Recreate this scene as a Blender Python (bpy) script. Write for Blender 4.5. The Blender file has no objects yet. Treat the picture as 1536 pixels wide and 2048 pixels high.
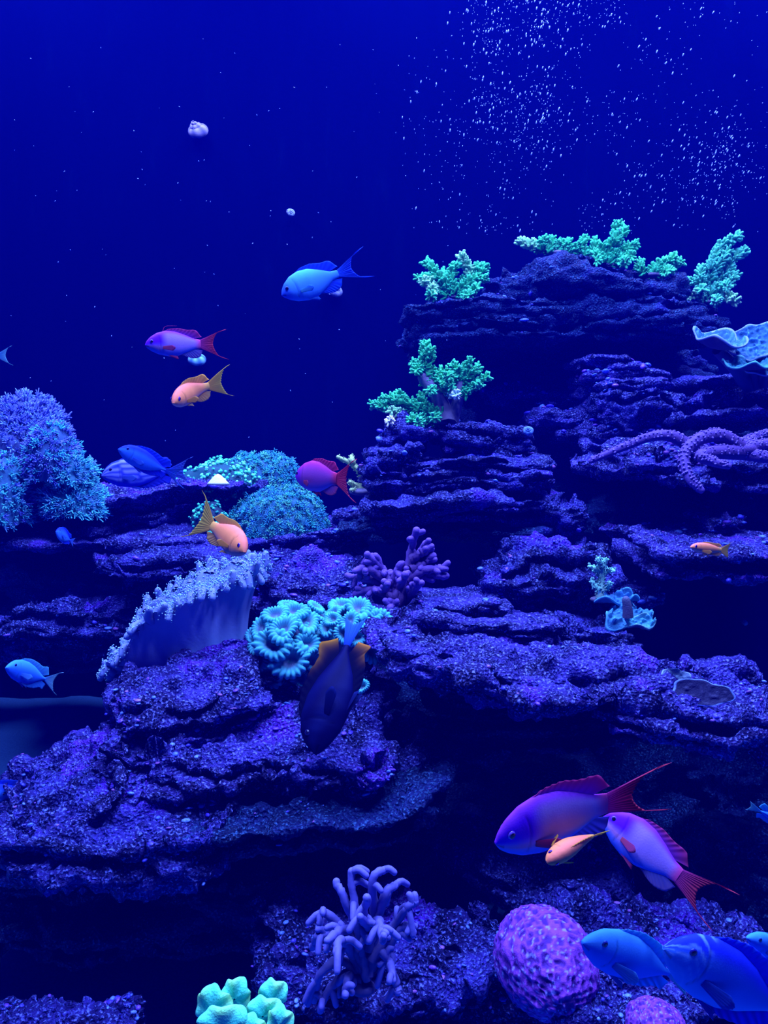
import bpy, math, random
import numpy as np
from mathutils import Vector, Matrix

# ------------------------------------------------------------------ camera, world, lights, exposure
SC = bpy.context.scene
COL = SC.collection
F = 1500.0                        # focal length in pixels of the 1536 x 2048 frame
PITCH = math.radians(3.2)
cam_d = bpy.data.cameras.new('camera')
cam_d.sensor_fit = 'HORIZONTAL'; cam_d.sensor_width = 36.0; cam_d.lens = 36.0 * F / 1536.0
cam_d.clip_start = 0.01
cam = bpy.data.objects.new('camera', cam_d); COL.objects.link(cam)
cam.rotation_euler = (math.radians(90) - PITCH, 0, 0)
SC.camera = cam

world = bpy.data.worlds.new('world'); SC.world = world
world.use_nodes = True
world.node_tree.nodes['Background'].inputs[0].default_value = (0.012, 0.03, 0.60, 1)
world.node_tree.nodes['Background'].inputs[1].default_value = 0.05

LIGHT_COL = (0.46, 0.52, 1.0)
def pendant(x, y, z, size, watts, tx=0.0, ty=0.0):
    d = bpy.data.lights.new('reef_pendant', 'AREA'); d.shape = 'SQUARE'; d.size = size
    d.energy = watts; d.color = LIGHT_COL
    o = bpy.data.objects.new('reef_pendant', d); COL.objects.link(o)
    o.location = (x, y, z); o.rotation_euler = (tx, ty, 0)
for lx, ly, w in ((-0.75, 0.64, 54), (0.05, 0.60, 52), (0.8, 0.64, 52), (-0.7, 1.45, 36), (0.2, 1.45, 37), (1.0, 1.45, 42), (-1.0, 2.05, 28), (0.1, 2.05, 28), (1.15, 2.05, 25)):
    pendant(lx, ly, 1.75, 0.36, w)

SC.view_settings.view_transform = 'Standard'; SC.view_settings.look = 'None'
SC.view_settings.gamma = 1.0; SC.view_settings.use_curve_mapping = False
SC.view_settings.exposure = 0.12
cy = SC.cycles
cy.use_denoising = True; cy.max_bounces = 3; cy.diffuse_bounces = 1; cy.glossy_bounces = 1; cy.transmission_bounces = 3
cy.transparent_max_bounces = 8; cy.volume_bounces = 0; cy.caustics_reflective = False; cy.caustics_refractive = False
cy.sample_clamp_indirect = 4.0; cy.use_adaptive_sampling = True; cy.adaptive_threshold = 0.07; cy.adaptive_min_samples = 16

# ------------------------------------------------------------------ helpers
FWD = np.array((0, math.cos(PITCH), -math.sin(PITCH))); UPV = np.array((0, math.sin(PITCH), math.cos(PITCH)))
RGT = np.array((1.0, 0, 0))
def P(px, py, Y):
    """World point seen at a pixel, on the upright plane y = Y."""
    d = FWD + RGT * (px - 768) / F + UPV * (1024 - py) / F
    return d * (Y / d[1])

def _hash(ix, iy, iz, s):
    h = (ix.astype(np.uint32) * np.uint32(374761393) + iy.astype(np.uint32) * np.uint32(668265263)
         + iz.astype(np.uint32) * np.uint32(2147483647) + np.uint32((s * 974634777) & 0xffffffff))
    h = (h ^ (h >> np.uint32(13))) * np.uint32(1274126177)
    h = (h ^ (h >> np.uint32(16))) * np.uint32(2246822519)
    h = h ^ (h >> np.uint32(15))
    return h.astype(np.float64) / 4294967295.0 * 2 - 1
def noise(p, s=0):
    i = np.floor(p).astype(np.int64); f = p - i
    u = f * f * f * (f * (f * 6 - 15) + 10)
    ix, iy, iz = i[:, 0] & 0xffffffff, i[:, 1] & 0xffffffff, i[:, 2] & 0xffffffff
    r = 0
    for dx in (0, 1):
        for dy in (0, 1):
            for dz in (0, 1):
                w = (u[:, 0] if dx else 1 - u[:, 0]) * (u[:, 1] if dy else 1 - u[:, 1]) * (u[:, 2] if dz else 1 - u[:, 2])
                r = r + w * _hash((ix + dx) & 0xffffffff, (iy + dy) & 0xffffffff, (iz + dz) & 0xffffffff, s)
    return r
def fbm(p, s=0, o=4):
    a, r, q = 1.0, 0, p
    for k in range(o):
        r = r + a * noise(q, s + k * 17); q = q * 2.03 + 11.7; a *= 0.5
    return r
def sstep(a, b, x):
    t = np.clip((x - a) / (b - a), 0, 1); return t * t * (3 - 2 * t)

def make_mesh(name, V, quads=None, tris=None, cols=None, smooth=True):
    me = bpy.data.meshes.new(name)
    V = np.asarray(V, dtype=np.float32)
    q = np.asarray(quads if quads is not None and len(quads) else np.zeros((0, 4)), dtype=np.int32)
    t = np.asarray(tris if tris is not None and len(tris) else np.zeros((0, 3)), dtype=np.int32)
    me.vertices.add(len(V)); me.vertices.foreach_set('co', V.ravel())
    nl = q.size + t.size; npoly = len(q) + len(t)
    me.loops.add(nl); me.loops.foreach_set('vertex_index', np.concatenate((q.ravel(), t.ravel())))
    me.polygons.add(npoly)
    st = np.concatenate((np.arange(len(q)) * 4, q.size + np.arange(len(t)) * 3)).astype(np.int32)
    me.polygons.foreach_set('loop_start', st)
    me.polygons.foreach_set('use_smooth', np.full(npoly, smooth, dtype=bool))
    if cols is not None:
        a = me.color_attributes.new('Col', 'FLOAT_COLOR', 'POINT')
        c = np.ones((len(V), 4), dtype=np.float32); c[:, :3] = cols
        a.data.foreach_set('color', c.ravel())
    me.update(calc_edges=True); me.validate()
    return me
def link(name, me, mat=None, parent=None):
    o = bpy.data.objects.new(name, me); COL.objects.link(o)
    if mat is not None and me is not None and not len(me.materials): me.materials.append(mat)
    if parent is not None: o.parent = parent
    return o
def tag(o, label=None, cat=None, group=None, kind=None):
    if label: o['label'] = label
    if cat: o['category'] = cat
    if group: o['group'] = group
    if kind: o['kind'] = kind
    return o
def empty(name, loc, label, cat, group=None):
    o = bpy.data.objects.new(name, None); COL.objects.link(o); o.location = tuple(loc); o.empty_display_size = 0.02
    return tag(o, label, cat, group)

class MB:
    """Collects surfaces into one mesh."""
    def __init__(s): s.V, s.Q, s.T, s.C, s.n = [], [], [], [], 0
    def add(s, V, Q=None, T=None, C=(1, 1, 1)):
        V = np.asarray(V, float); 
        if Q is not None and len(Q): s.Q.append(np.asarray(Q) + s.n)
        if T is not None and len(T): s.T.append(np.asarray(T) + s.n)
        C = np.asarray(C, float)
        s.C.append(np.broadcast_to(C, (len(V), 3)) if C.ndim == 1 else C)
        s.V.append(V); s.n += len(V)
    def grid(s, G, C=(1, 1, 1), wrap=False):
        m, n = G.shape[:2]
        idx = np.arange(m * n).reshape(m, n)
        if wrap: idx = np.concatenate((idx, idx[:, :1]), 1)
        Q = np.stack((idx[:-1, :-1], idx[:-1, 1:], idx[1:, 1:], idx[1:, :-1]), -1).reshape(-1, 4)
        C = np.asarray(C, float)
        s.add(G.reshape(-1, 3), Q, None, C.reshape(-1, 3) if C.ndim == 3 else C)
    def tube(s, pts, rad, n=8, C=(1, 1, 1), C2=None, cap=True, k=3):
        """Tapered tube along a path with a rounded end."""
        pts = np.asarray(pts, float); m = len(pts); rad = np.broadcast_to(np.asarray(rad, float), (m,)).copy()
        tan = np.gradient(pts, axis=0); tan /= np.linalg.norm(tan, axis=1)[:, None] + 1e-12
        if cap:
            a = np.linspace(0, math.pi / 2, k + 1)[1:]
            ep = pts[-1] + tan[-1] * rad[-1] * np.sin(a)[:, None]; er = rad[-1] * np.cos(a); er[-1] = rad[-1] * 0.02
            pts = np.concatenate((pts, ep)); rad = np.concatenate((rad, er)); tan = np.concatenate((tan, np.repeat(tan[-1:], k, 0)))
        ref = np.array((0.13, 0.31, 0.94)) if abs(tan[0][2]) < 0.9 else np.array((0.94, 0.2, 0.1))
        N = []
        for t in tan:
            ref = ref - t * ref.dot(t); ref = ref / (np.linalg.norm(ref) + 1e-12); N.append(ref)
        N = np.array(N); B = np.cross(tan, N)
        th = np.linspace(0, 2 * math.pi, n, endpoint=False)
        G = pts[:, None] + rad[:, None, None] * (N[:, None] * np.cos(th)[None, :, None] + B[:, None] * np.sin(th)[None, :, None])
        if C2 is not None:
            w = np.linspace(0, 1, len(pts))[:, None, None]
            Cg = np.asarray(C) * (1 - w) + np.asarray(C2) * w; Cg = np.broadcast_to(Cg, G.shape)
        else: Cg = C
        s.grid(G, Cg, wrap=True)
    def blob(s, c, r, n=8, m=5, C=(1, 1, 1), R=None):
        th = np.linspace(0, 2 * math.pi, n, endpoint=False); ph = np.linspace(0.04, math.pi - 0.04, m)
        G = np.stack((np.sin(ph)[:, None] * np.cos(th), np.sin(ph)[:, None] * np.sin(th), np.cos(ph)[:, None] * np.ones(n)), -1)
        G = G * np.asarray(r, float)
        if R is not None: G = G @ np.asarray(R).T
        s.grid(G + np.asarray(c), C, wrap=True)
    def mesh(s, name, smooth=True):
        return make_mesh(name, np.concatenate(s.V), np.concatenate(s.Q) if s.Q else None, np.concatenate(s.T) if s.T else None, np.concatenate(s.C), smooth)
    def build(s, name, mat, parent=None, smooth=True, origin=None):
        if origin is not None: s.V = [v - np.asarray(origin) for v in s.V]
        return link(name, s.mesh(name, smooth), mat, parent)

def vnormals(V, Q):
    n = np.cross(V[Q[:, 2]] - V[Q[:, 0]], V[Q[:, 3]] - V[Q[:, 1]])
    N = np.zeros_like(V)
    for k in range(4):
        for a in range(3): N[:, a] += np.bincount(Q[:, k], n[:, a], len(V))
    return N / (np.linalg.norm(N, axis=1)[:, None] + 1e-12)
def rot(axis, deg):
    return np.array(Matrix.Rotation(math.radians(deg), 3, axis))

# ------------------------------------------------------------------ materials
def new_mat(name):
    m = bpy.data.materials.new(name); m.use_nodes = True
    nt = m.node_tree; b = nt.nodes['Principled BSDF']
    return m, nt, b
def nd(nt, t, **kw):
    n = nt.nodes.new(t)
    for k, v in kw.items(): setattr(n, k, v)
    return n
def ramp(nt, stops):
    r = nd(nt, 'ShaderNodeValToRGB'); el = r.color_ramp.elements
    while len(el) < len(stops): el.new(0.5)
    for e, (p, c) in zip(el, stops):
        e.position = p; e.color = (*c, 1) if len(c) == 3 else c
    return r
def rock_mat(name, dark, light, crust, crust_amt=0.56, bump=1.0):
    m, nt, b = new_mat(name); L = nt.links.new
    tc = nd(nt, 'ShaderNodeTexCoord')
    n1 = nd(nt, 'ShaderNodeTexNoise'); n1.inputs['Scale'].default_value = 19; n1.inputs['Detail'].default_value = 7
    n2 = nd(nt, 'ShaderNodeTexNoise'); n2.inputs['Scale'].default_value = 9; n2.inputs['Detail'].default_value = 5
    n3 = nd(nt, 'ShaderNodeTexNoise'); n3.inputs['Scale'].default_value = 290; n3.inputs['Detail'].default_value = 4
    vo = nd(nt, 'ShaderNodeTexVoronoi'); vo.inputs['Scale'].default_value = 240
    for n in (n1, n2, n3, vo): L(tc.outputs['Object'], n.inputs['Vector'])
    r1 = ramp(nt, [(0.40, dark), (0.62, light)]); L(n1.outputs['Fac'], r1.inputs[0])  # mottled tone, contrast raised to suggest lit ridges and dark pits
    r2 = ramp(nt, [(crust_amt, (0, 0, 0)), (crust_amt + 0.07, (1, 1, 1))]); L(n2.outputs['Fac'], r2.inputs[0])
    mx = nd(nt, 'ShaderNodeMix', data_type='RGBA'); mx.inputs['B'].default_value = (*crust, 1)
    L(r2.outputs[0], mx.inputs['Factor']); L(r1.outputs[0], mx.inputs['A'])
    r3 = ramp(nt, [(0.53, (0, 0, 0)), (0.68, (1, 1, 1))]); L(n3.outputs['Fac'], r3.inputs[0])
    mx2 = nd(nt, 'ShaderNodeMix', data_type='RGBA'); mx2.inputs['B'].default_value = (light[0] * 4.2, light[1] * 7.5, min(.9, light[2] * 2.9), 1)  # pale flecks: sparkling highlights painted into the rock colour
    L(r3.outputs[0], mx2.inputs['Factor']); L(mx.outputs['Result'], mx2.inputs['A'])
    L(mx2.outputs['Result'], b.inputs['Base Color'])
    b.inputs['Roughness'].default_value = 0.55; b.inputs['Specular IOR Level'].default_value = 0.12; b.inputs['Specular Tint'].default_value = (0.35, 0.4, 1, 1)
    ad = nd(nt, 'ShaderNodeMath', operation='ADD'); L(n3.outputs['Fac'], ad.inputs[0])
    ms = nd(nt, 'ShaderNodeMath', operation='MULTIPLY'); ms.inputs[1].default_value = 0.8
    L(vo.outputs['Distance'], ms.inputs[0]); L(ms.outputs[0], ad.inputs[1])
    bp = nd(nt, 'ShaderNodeBump'); bp.inputs['Strength'].default_value = bump; bp.inputs['Distance'].default_value = 0.006
    L(ad.outputs[0], bp.inputs['Height']); L(bp.outputs[0], b.inputs['Normal'])
    return m
def col_mat(name, rough=0.5, spec=0.4, bump=0.0, scale=300, sss=0.0, mult=None):
    """Pigment from the 'Col' attribute with a fine grain."""
    m, nt, b = new_mat(name); L = nt.links.new
    at = nd(nt, 'ShaderNodeAttribute'); at.attribute_name = 'Col'
    L(at.outputs['Color'], b.inputs['Base Color'])
    b.inputs['Roughness'].default_value = rough; b.inputs['Specular IOR Level'].default_value = spec; b.inputs['Specular Tint'].default_value = (.4, .55, 1, 1)
    if bump:
        tc = nd(nt, 'ShaderNodeTexCoord'); n = nd(nt, 'ShaderNodeTexNoise'); n.inputs['Scale'].default_value = scale; n.inputs['Detail'].default_value = 3
        L(tc.outputs['Object'], n.inputs['Vector'])
        bp = nd(nt, 'ShaderNodeBump'); bp.inputs['Strength'].default_value = bump; bp.inputs['Distance'].default_value = 0.003
        L(n.outputs['Fac'], bp.inputs['Height']); L(bp.outputs[0], b.inputs['Normal'])
    return m
def flat_mat(name, c, rough=0.5, spec=0.4):
    m, nt, b = new_mat(name); b.inputs['Base Color'].default_value = (*c, 1)
    b.inputs['Roughness'].default_value = rough; b.inputs['Specular IOR Level'].default_value = spec
    return m
ROCK = rock_mat('live_rock', (0.005, 0.004, 0.05), (0.028, 0.022, 0.27), (0.05, 0.014, 0.42), 0.60)
ROCKV = rock_mat('live_rock_violet', (0.007, 0.005, 0.06), (0.038, 0.027, 0.31), (0.07, 0.018, 0.46), 0.60)
ROCKD = rock_mat('live_rock_dark', (0.002, 0.005, 0.04), (0.008, 0.015, 0.12), (0.014, 0.010, 0.2), 0.64)  # darkened copy of live rock; shade of recessed rocks put into the colour
CORAL = col_mat('coral_skin', 0.6, 0.15, 0.35, 500)
SOFT = col_mat('soft_coral_skin', 0.6, 0.25, 0.12, 250)
FISH = col_mat('fish_skin', 0.5, 0.03, 0.06, 700)
FIN = col_mat('fin_membrane', 0.6, 0.03, 0.0)
_nt = FIN.node_tree; _tr = nd(_nt, 'ShaderNodeBsdfTranslucent'); _mx = nd(_nt, 'ShaderNodeMixShader'); _mx.inputs[0].default_value = 0.55
_at = next(n for n in _nt.nodes if n.bl_idname == 'ShaderNodeAttribute')
_nt.links.new(_at.outputs['Color'], _tr.inputs['Color']); _nt.links.new(_nt.nodes['Principled BSDF'].outputs[0], _mx.inputs[1]); _nt.links.new(_tr.outputs[0], _mx.inputs[2]); _nt.links.new(_mx.outputs[0], _nt.nodes['Material Output'].inputs[0])
EYE = col_mat('fish_eye', 0.15, 0.6, 0.0)
NODE = col_mat('crust_nodules', 0.3, 0.6, 0.3, 600)

# ------------------------------------------------------------------ the tank: back wall, sand bed, water
def plane_grid(x0, x1, n, z0, z1, m):
    return np.stack(np.broadcast_arrays(np.linspace(x0, x1, n)[None, :], np.zeros((m, 1)), np.linspace(z0, z1, m)[:, None]), -1)
m, nt, b = new_mat('blue_tank_wall'); L = nt.links.new
tc = nd(nt, 'ShaderNodeTexCoord'); mp = nd(nt, 'ShaderNodeMapping'); mp.inputs['Scale'].default_value = (9, 9, 2.2)
n1 = nd(nt, 'ShaderNodeTexNoise'); n1.inputs['Scale'].default_value = 2.4; n1.inputs['Detail'].default_value = 6
L(tc.outputs['Object'], mp.inputs[0]); L(mp.outputs[0], n1.inputs['Vector'])
r1 = ramp(nt, [(0.35, (0.0002, 0.0008, 0.0084)), (0.62, (0.0002, 0.0009, 0.0096)), (0.85, (0.0004, 0.0018, 0.0130))]); L(n1.outputs['Fac'], r1.inputs[0])
L(r1.outputs[0], b.inputs['Base Color']); b.inputs['Roughness'].default_value = 0.75; b.inputs['Specular IOR Level'].default_value = 0.0
WALLM = m
YW = 2.3
G = plane_grid(-2.6, 2.6, 60, -0.75, 2.4, 40); g = G.reshape(-1, 3)
g[:, 1] = YW + 0.006 * fbm(g * 3.0, 5, 3)
mb = MB(); mb.grid(g.reshape(G.shape)[:, ::-1]); tag(mb.build('wall_back', WALLM), kind='structure')
for nm, sx in (('wall_left', -1.75), ('wall_right', 1.85)):
    G = np.stack(np.broadcast_arrays(np.full((1, 1), sx), np.linspace(-0.5, YW, 20)[None, :], np.linspace(-0.75, 2.4, 20)[:, None]), -1).copy()
    mb = MB(); mb.grid(G); tag(mb.build(nm, WALLM), kind='structure')
m, nt, b = new_mat('pale_sand'); L = nt.links.new
tc = nd(nt, 'ShaderNodeTexCoord'); n1 = nd(nt, 'ShaderNodeTexNoise'); n1.inputs['Scale'].default_value = 240; n1.inputs['Detail'].default_value = 4
L(tc.outputs['Object'], n1.inputs['Vector'])
r1 = ramp(nt, [(0.35, (0.012, 0.085, 0.30)), (0.65, (0.025, 0.13, 0.40))]); L(n1.outputs['Fac'], r1.inputs[0]); L(r1.outputs[0], b.inputs['Base Color'])
bp = nd(nt, 'ShaderNodeBump'); bp.inputs['Strength'].default_value = 0.4; bp.inputs['Distance'].default_value = 0.003; L(n1.outputs['Fac'], bp.inputs['Height']); L(bp.outputs[0], b.inputs['Normal'])
b.inputs['Roughness'].default_value = 0.8
FZ = -0.70
gx, gy = np.meshgrid(np.linspace(-1.8, 1.9, 140), np.linspace(-0.5, YW, 110))
p = np.stack((gx, gy, np.zeros_like(gx)), -1).reshape(-1, 3)
p[:, 2] = FZ + 0.018 * fbm(p * 4.0, 9, 4)
mb = MB(); mb.grid(p.reshape(110, 140, 3)); tag(mb.build('floor', m), kind='structure')

m = bpy.data.materials.new('blue_water'); m.use_nodes = True; nt = m.node_tree; L = nt.links.new
nt.nodes.remove(nt.nodes['Principled BSDF']); out = nt.nodes['Material Output']
vs = nd(nt, 'ShaderNodeVolumeScatter'); vs.inputs['Color'].default_value = (0.0006, 0.003, 1.0, 1); vs.inputs['Density'].default_value = 0.046; vs.inputs['Anisotropy'].default_value = 0.0
va = nd(nt, 'ShaderNodeVolumeAbsorption'); va.inputs['Color'].default_value = (0.0, 0.35, 0.9, 1); va.inputs['Density'].default_value = 0.16
ads = nd(nt, 'ShaderNodeAddShader'); L(vs.outputs[0], ads.inputs[0]); L(va.outputs[0], ads.inputs[1]); L(ads.outputs[0], out.inputs['Volume'])
bx = np.array([(x, y, z) for x in (-1.9, 2.0) for y in (-0.6, YW + 0.15) for z in (FZ - 0.12, 1.62)])
Q = [(0, 1, 3, 2), (4, 6, 7, 5), (0, 4, 5, 1), (2, 3, 7, 6), (0, 2, 6, 4), (1, 5, 7, 3)]
o = link('water', make_mesh('water', bx, Q, smooth=False), m)
tag(o, 'hazy blue water filling the aquarium tank', 'water', kind='stuff')

# ------------------------------------------------------------------ rocks
def box_lattice(nx, ny, nz):
    """Surface lattice of a box with shared edge vertices, coordinates in -1..1."""
    faces = []; 
    def face(a, bb, fix):
        I, J = np.meshgrid(np.arange(a + 1), np.arange(bb + 1), indexing='ij'); return I, J
    pts, quads, off = [], [], 0
    for ax in range(3):
        n = (nx, ny, nz); u, v = [k for k in range(3) if k != ax]
        for side in (0, n[ax]):
            I, J = np.meshgrid(np.arange(n[u] + 1), np.arange(n[v] + 1), indexing='ij')
            c = np.zeros((I.size, 3), np.int64); c[:, u] = I.ravel(); c[:, v] = J.ravel(); c[:, ax] = side
            idx = np.arange(I.size).reshape(I.shape) + off
            q = np.stack((idx[:-1, :-1], idx[1:, :-1], idx[1:, 1:], idx[:-1, 1:]), -1).reshape(-1, 4)
            flip = (side == 0) != (ax == 1)
            if flip: q = q[:, ::-1]
            pts.append(c); quads.append(q); off += I.size
    c = np.concatenate(pts); q = np.concatenate(quads)
    key = (c[:, 0] * 4096 + c[:, 1]) * 4096 + c[:, 2]
    _, first, inv = np.unique(key, return_index=True, return_inverse=True)
    c = c[first]; q = inv.reshape(-1)[q]
    return c / np.array((nx, ny, nz)) * 2.0 - 1.0, q

SURF = {}
def rock_shape(W, D, H, seed, strata=3, cell=0.005, rough=1.0, lip=0.0, boxy=5.0, pits=1.0):
    nx = int(np.clip(W / cell, 14, 150)); ny = int(np.clip(D / cell, 10, 90)); nz = int(np.clip(H / cell * 1.3, 8, 60))
    c, Q = box_lattice(nx, ny, nz)
    rs = np.random.RandomState(seed)
    off = rs.uniform(-50, 50, 3)
    e = np.abs(c) ** boxy; s = c / (e.sum(1)[:, None]) ** (1 / boxy)
    half = np.array((W, D, H)) / 2
    p = s * half
    side = np.clip(1 - np.abs(c[:, 2]) ** 8, 0, 1)
    sc = min(W, D)
    # broken plan outline
    q2 = np.stack((p[:, 0], p[:, 1], p[:, 2] * 0.15), 1)
    kf = fbm(q2 * (1.6 / sc) + off, seed, 4); k = np.stack((1 + min(.2, .09 / W) * kf, 1 + min(.2, .07 / D) * kf), 1)
    # strata: tilted beds that stand out by different amounts
    zz = p[:, 2] / H * strata + 0.45 * fbm(np.stack((p[:, 0], p[:, 1], p[:, 0] * 0), 1) * (1.2 / sc) + off, seed + 3, 3) + 20.5
    kl = np.floor(zz).astype(int); t = zz - kl
    pr = rs.uniform(-1, 1, 64)
    bed = pr[kl] * (1 - sstep(0.82, 1.0, t)) + pr[kl + 1] * sstep(0.82, 1.0, t)
    lay = noise(np.stack((p[:, 0] * 3.5 / sc, p[:, 1] * 3.5 / sc, kl * 3.7), 1) + off, seed + 5)
    groove = -np.exp(-((np.minimum(t, 1 - t)) / 0.10) ** 2)
    d = (0.15 * bed + 0.12 * lay + 0.13 * groove * (0.7 + 0.8 * lay)) * min(sc, 0.25) * side * min(1.0, strata / 2)
    dirxy = np.stack((s[:, 0] * 0.8, s[:, 1], s[:, 2] * 0), 1); dirxy /= np.linalg.norm(dirxy, axis=1)[:, None] + 0.15
    p[:, :2] *= k
    p = p + dirxy * d[:, None]
    und = fbm(np.stack((p[:, 0], p[:, 1], p[:, 0] * 0 + seed), 1) * (2.2 / max(sc, 0.08)), seed + 9, 4)
    p[:, 2] += und * min(H * 0.22, 0.03)
    # terraced relief on the upper face
    N = vnormals(p, Q)
    w = p + off
    a1 = fbm(w * np.array((7, 9, 38)), seed + 21, 4); a2 = fbm(w * np.array((48, 48, 95)), seed + 33, 4); a3 = noise(w * 230, seed + 41)
    hole = sstep(0.30, 0.55, noise(w * np.array((26, 30, 60)), seed + 55)) 
    disp = rough * (0.0075 * a1 + 0.0050 * a2 + 0.0018 * a3) - pits * 0.008 * hole
    terr = np.floor(a1 * 3.0 + 0.5 * a2) / 3.0
    disp = disp + rough * 0.006 * terr
    lim = min(1.0, H / 0.05)
    p = p + N * (disp * lim)[:, None]
    return p, Q
NOD_COLS = [(0.06, 0.05, 0.75), (0.14, 0.05, 0.70), (0.20, 0.07, 0.45), (0.06, 0.12, 0.85), (0.12, 0.24, 0.85), (0.05, 0.03, 0.7), (0.04, 0.04, 0.6), (0.08, 0.18, 0.75)]
def nodules(name, p, Q, N, parent, n, seed, rmin, rmax, cols=NOD_COLS, up=0.1):
    rs = np.random.RandomState(seed + 700)
    wgt = np.clip(N[:, 2] * 0.8 - N[:, 1] * 0.8, 0, 1) * (N[:, 2] > -0.3) * sstep(-0.15, 0.35, fbm(p * 14, seed + 4, 3))
    if wgt.sum() <= 0: return
    ids = rs.choice(len(p), n, p=wgt / wgt.sum())
    mb = MB()
    for i in ids:
        r = rmin + (rmax - rmin) * rs.rand() ** 2
        c = cols[rs.randint(len(cols))]
        R = rot('Z', rs.rand() * 360) @ rot('X', rs.uniform(-40, 40))
        mb.blob(p[i] + N[i] * r * 0.2, (r * rs.uniform(0.8, 1.7), r * rs.uniform(0.8, 1.2), r * rs.uniform(0.35, 0.7)), 7, 5, c, R)
    tag(mb.build(name, NODE, parent), kind='stuff')
SEED = [100]
def rock(name, label, px0, px1, pyt, pyb, Yf, D, pitch=0, roll=0, strata=3, mat=None, rough=1.0, nod=0, cellpx=5.0, boxy=5.0, pits=1.0, yaw=0, cat='rock', group=None):
    SEED[0] += 1; seed = SEED[0]
    W = (px1 - px0) * Yf / F; H = (pyb - pyt) * Yf / F
    p, Q = rock_shape(W, D, H, seed, strata, cellpx * Yf / F, rough, boxy=boxy, pits=pits)
    front = np.array((0, -D / 2, 0))
    R = rot('Z', yaw) @ rot('Y', roll) @ rot('X', pitch)
    p = (p - front) @ R.T
    c = P((px0 + px1) / 2, (pyt + pyb) / 2, Yf)
    o = link(name, make_mesh(name, p, Q), mat or ROCK)
    o.location = tuple(c)
    tag(o, label, cat, group, 'thing')
    SURF[name + str(seed)] = (p + c, Q)
    if nod: nodules('coralline_nodules', p, Q, vnormals(p, Q), o, nod, seed, 0.0010 * Yf, 0.0050 * Yf)
    return o
# right-hand reef, from the top down
rock('ledge_rock', 'wide overhanging rock ledge near the top that carries green corals', 806, 1514, 600, 682, 1.62, 0.42, strata=3, mat=ROCKD, nod=60)
rock('boulder', 'dark humped boulder on the topmost ledge with green coral along its crest', 948, 1356, 512, 622, 1.66, 0.34, roll=9, strata=2, mat=ROCKD, boxy=3.2, nod=30)
rock('reef_rock', 'shadowed rock column under the topmost overhanging ledge', 930, 1490, 672, 900, 1.86, 0.3, strata=6, mat=ROCKD, cellpx=8)
rock('flat_rock', 'short purple slab topping the thin stack below the big ledge', 1168, 1294, 708, 740, 1.6, 0.16, strata=2, mat=ROCKV, nod=50)
rock('flat_rock', 'long thin slab second from the top of the thin stack', 1170, 1362, 738, 760, 1.58, 0.2, roll=2, strata=1, mat=ROCKV, nod=40)
rock('flat_rock', 'long thin slab third from the top, just above the square boulder', 1196, 1354, 755, 780, 1.55, 0.2, roll=-4, strata=2, mat=ROCKV, nod=30)
rock('boulder', 'square-edged boulder beneath the thin slab stack', 1203, 1394, 772, 858, 1.5, 0.3, strata=2, nod=40)
rock('flat_rock', 'slab running out of frame beside the square boulder', 1380, 1670, 788, 836, 1.46, 0.3, roll=-2, strata=2, mat=ROCKV, nod=40)
rock('flat_rock', 'slab running out of frame below the blue plate coral', 1402, 1670, 738, 776, 1.54, 0.3, roll=-5, strata=2, mat=ROCK, nod=30)
rock('flat_rock', 'arched violet rock between the tower and the square boulder', 1072, 1196, 814, 852, 1.62, 0.2, strata=1, mat=ROCKV, nod=50)
rock('rock_fragment', 'small lit fragment on the shadowed column beside the green coral', 984, 1096, 772, 802, 1.76, 0.14, strata=2, mat=ROCKV, nod=16)
rock('flat_rock', 'small violet slab above the arched rock', 1078, 1190, 780, 812, 1.72, 0.2, strata=2, mat=ROCKV, nod=40)
rock('rock_fragment', 'tiny violet fragment under the arched rock', 1118, 1172, 858, 880, 1.62, 0.1, strata=1, mat=ROCKV, nod=20)
rock('rock_fragment', 'knobbly violet fragment at the tip of the sea star arm', 1180, 1262, 852, 900, 1.56, 0.14, strata=2, mat=ROCKV, nod=60)
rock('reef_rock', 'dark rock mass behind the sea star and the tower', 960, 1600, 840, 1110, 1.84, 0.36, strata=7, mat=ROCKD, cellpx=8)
rock('pedestal_rock', 'small round pedestal rock under the tall green coral', 752, 852, 838, 896, 1.45, 0.16, strata=1, boxy=3, nod=20)
rock('flat_rock', 'sloping slab at the top of the layered tower', 882, 1090, 860, 915, 1.42, 0.2, roll=5, strata=2, nod=40)
rock('blocky_rock', 'blocky rock at the upper corner of the layered tower', 732, 842, 895, 950, 1.38, 0.2, strata=2, nod=24)
rock('flat_rock', 'long slab second from the top of the layered tower', 812, 1104, 916, 950, 1.38, 0.25, roll=-2, strata=2, nod=40)
rock('flat_rock', 'broad slab third from the top of the layered tower', 736, 1114, 946, 994, 1.36, 0.3, roll=1, strata=3, nod=50)
rock('flat_rock', 'broad dark slab fourth from the top of the layered tower', 720, 1134, 990, 1042, 1.35, 0.3, strata=3, nod=40)
rock('flat_rock', 'dark slab at the bottom of the layered tower', 726, 1104, 1036, 1086, 1.37, 0.25, strata=3, mat=ROCKD, nod=16)
rock('boulder', 'rounded rock at the foot of the layered tower', 1078, 1184, 1002, 1078, 1.37, 0.2, strata=2, boxy=3, nod=24)
rock('flat_rock', 'small lilac slab between the star polyp mound and the tower', 664, 748, 1024, 1052, 1.47, 0.16, strata=1, mat=ROCKV, nod=30)
rock('ledge_rock', 'bright encrusted shelf under the sea star', 1236, 1670, 918, 985, 1.3, 0.3, pitch=8, roll=3, strata=3, mat=ROCKV, nod=260, rough=1.2)
rock('reef_rock', 'rough dark rock below the sea star shelf', 1262, 1600, 985, 1100, 1.46, 0.3, strata=4, mat=ROCKD, nod=30)
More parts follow.
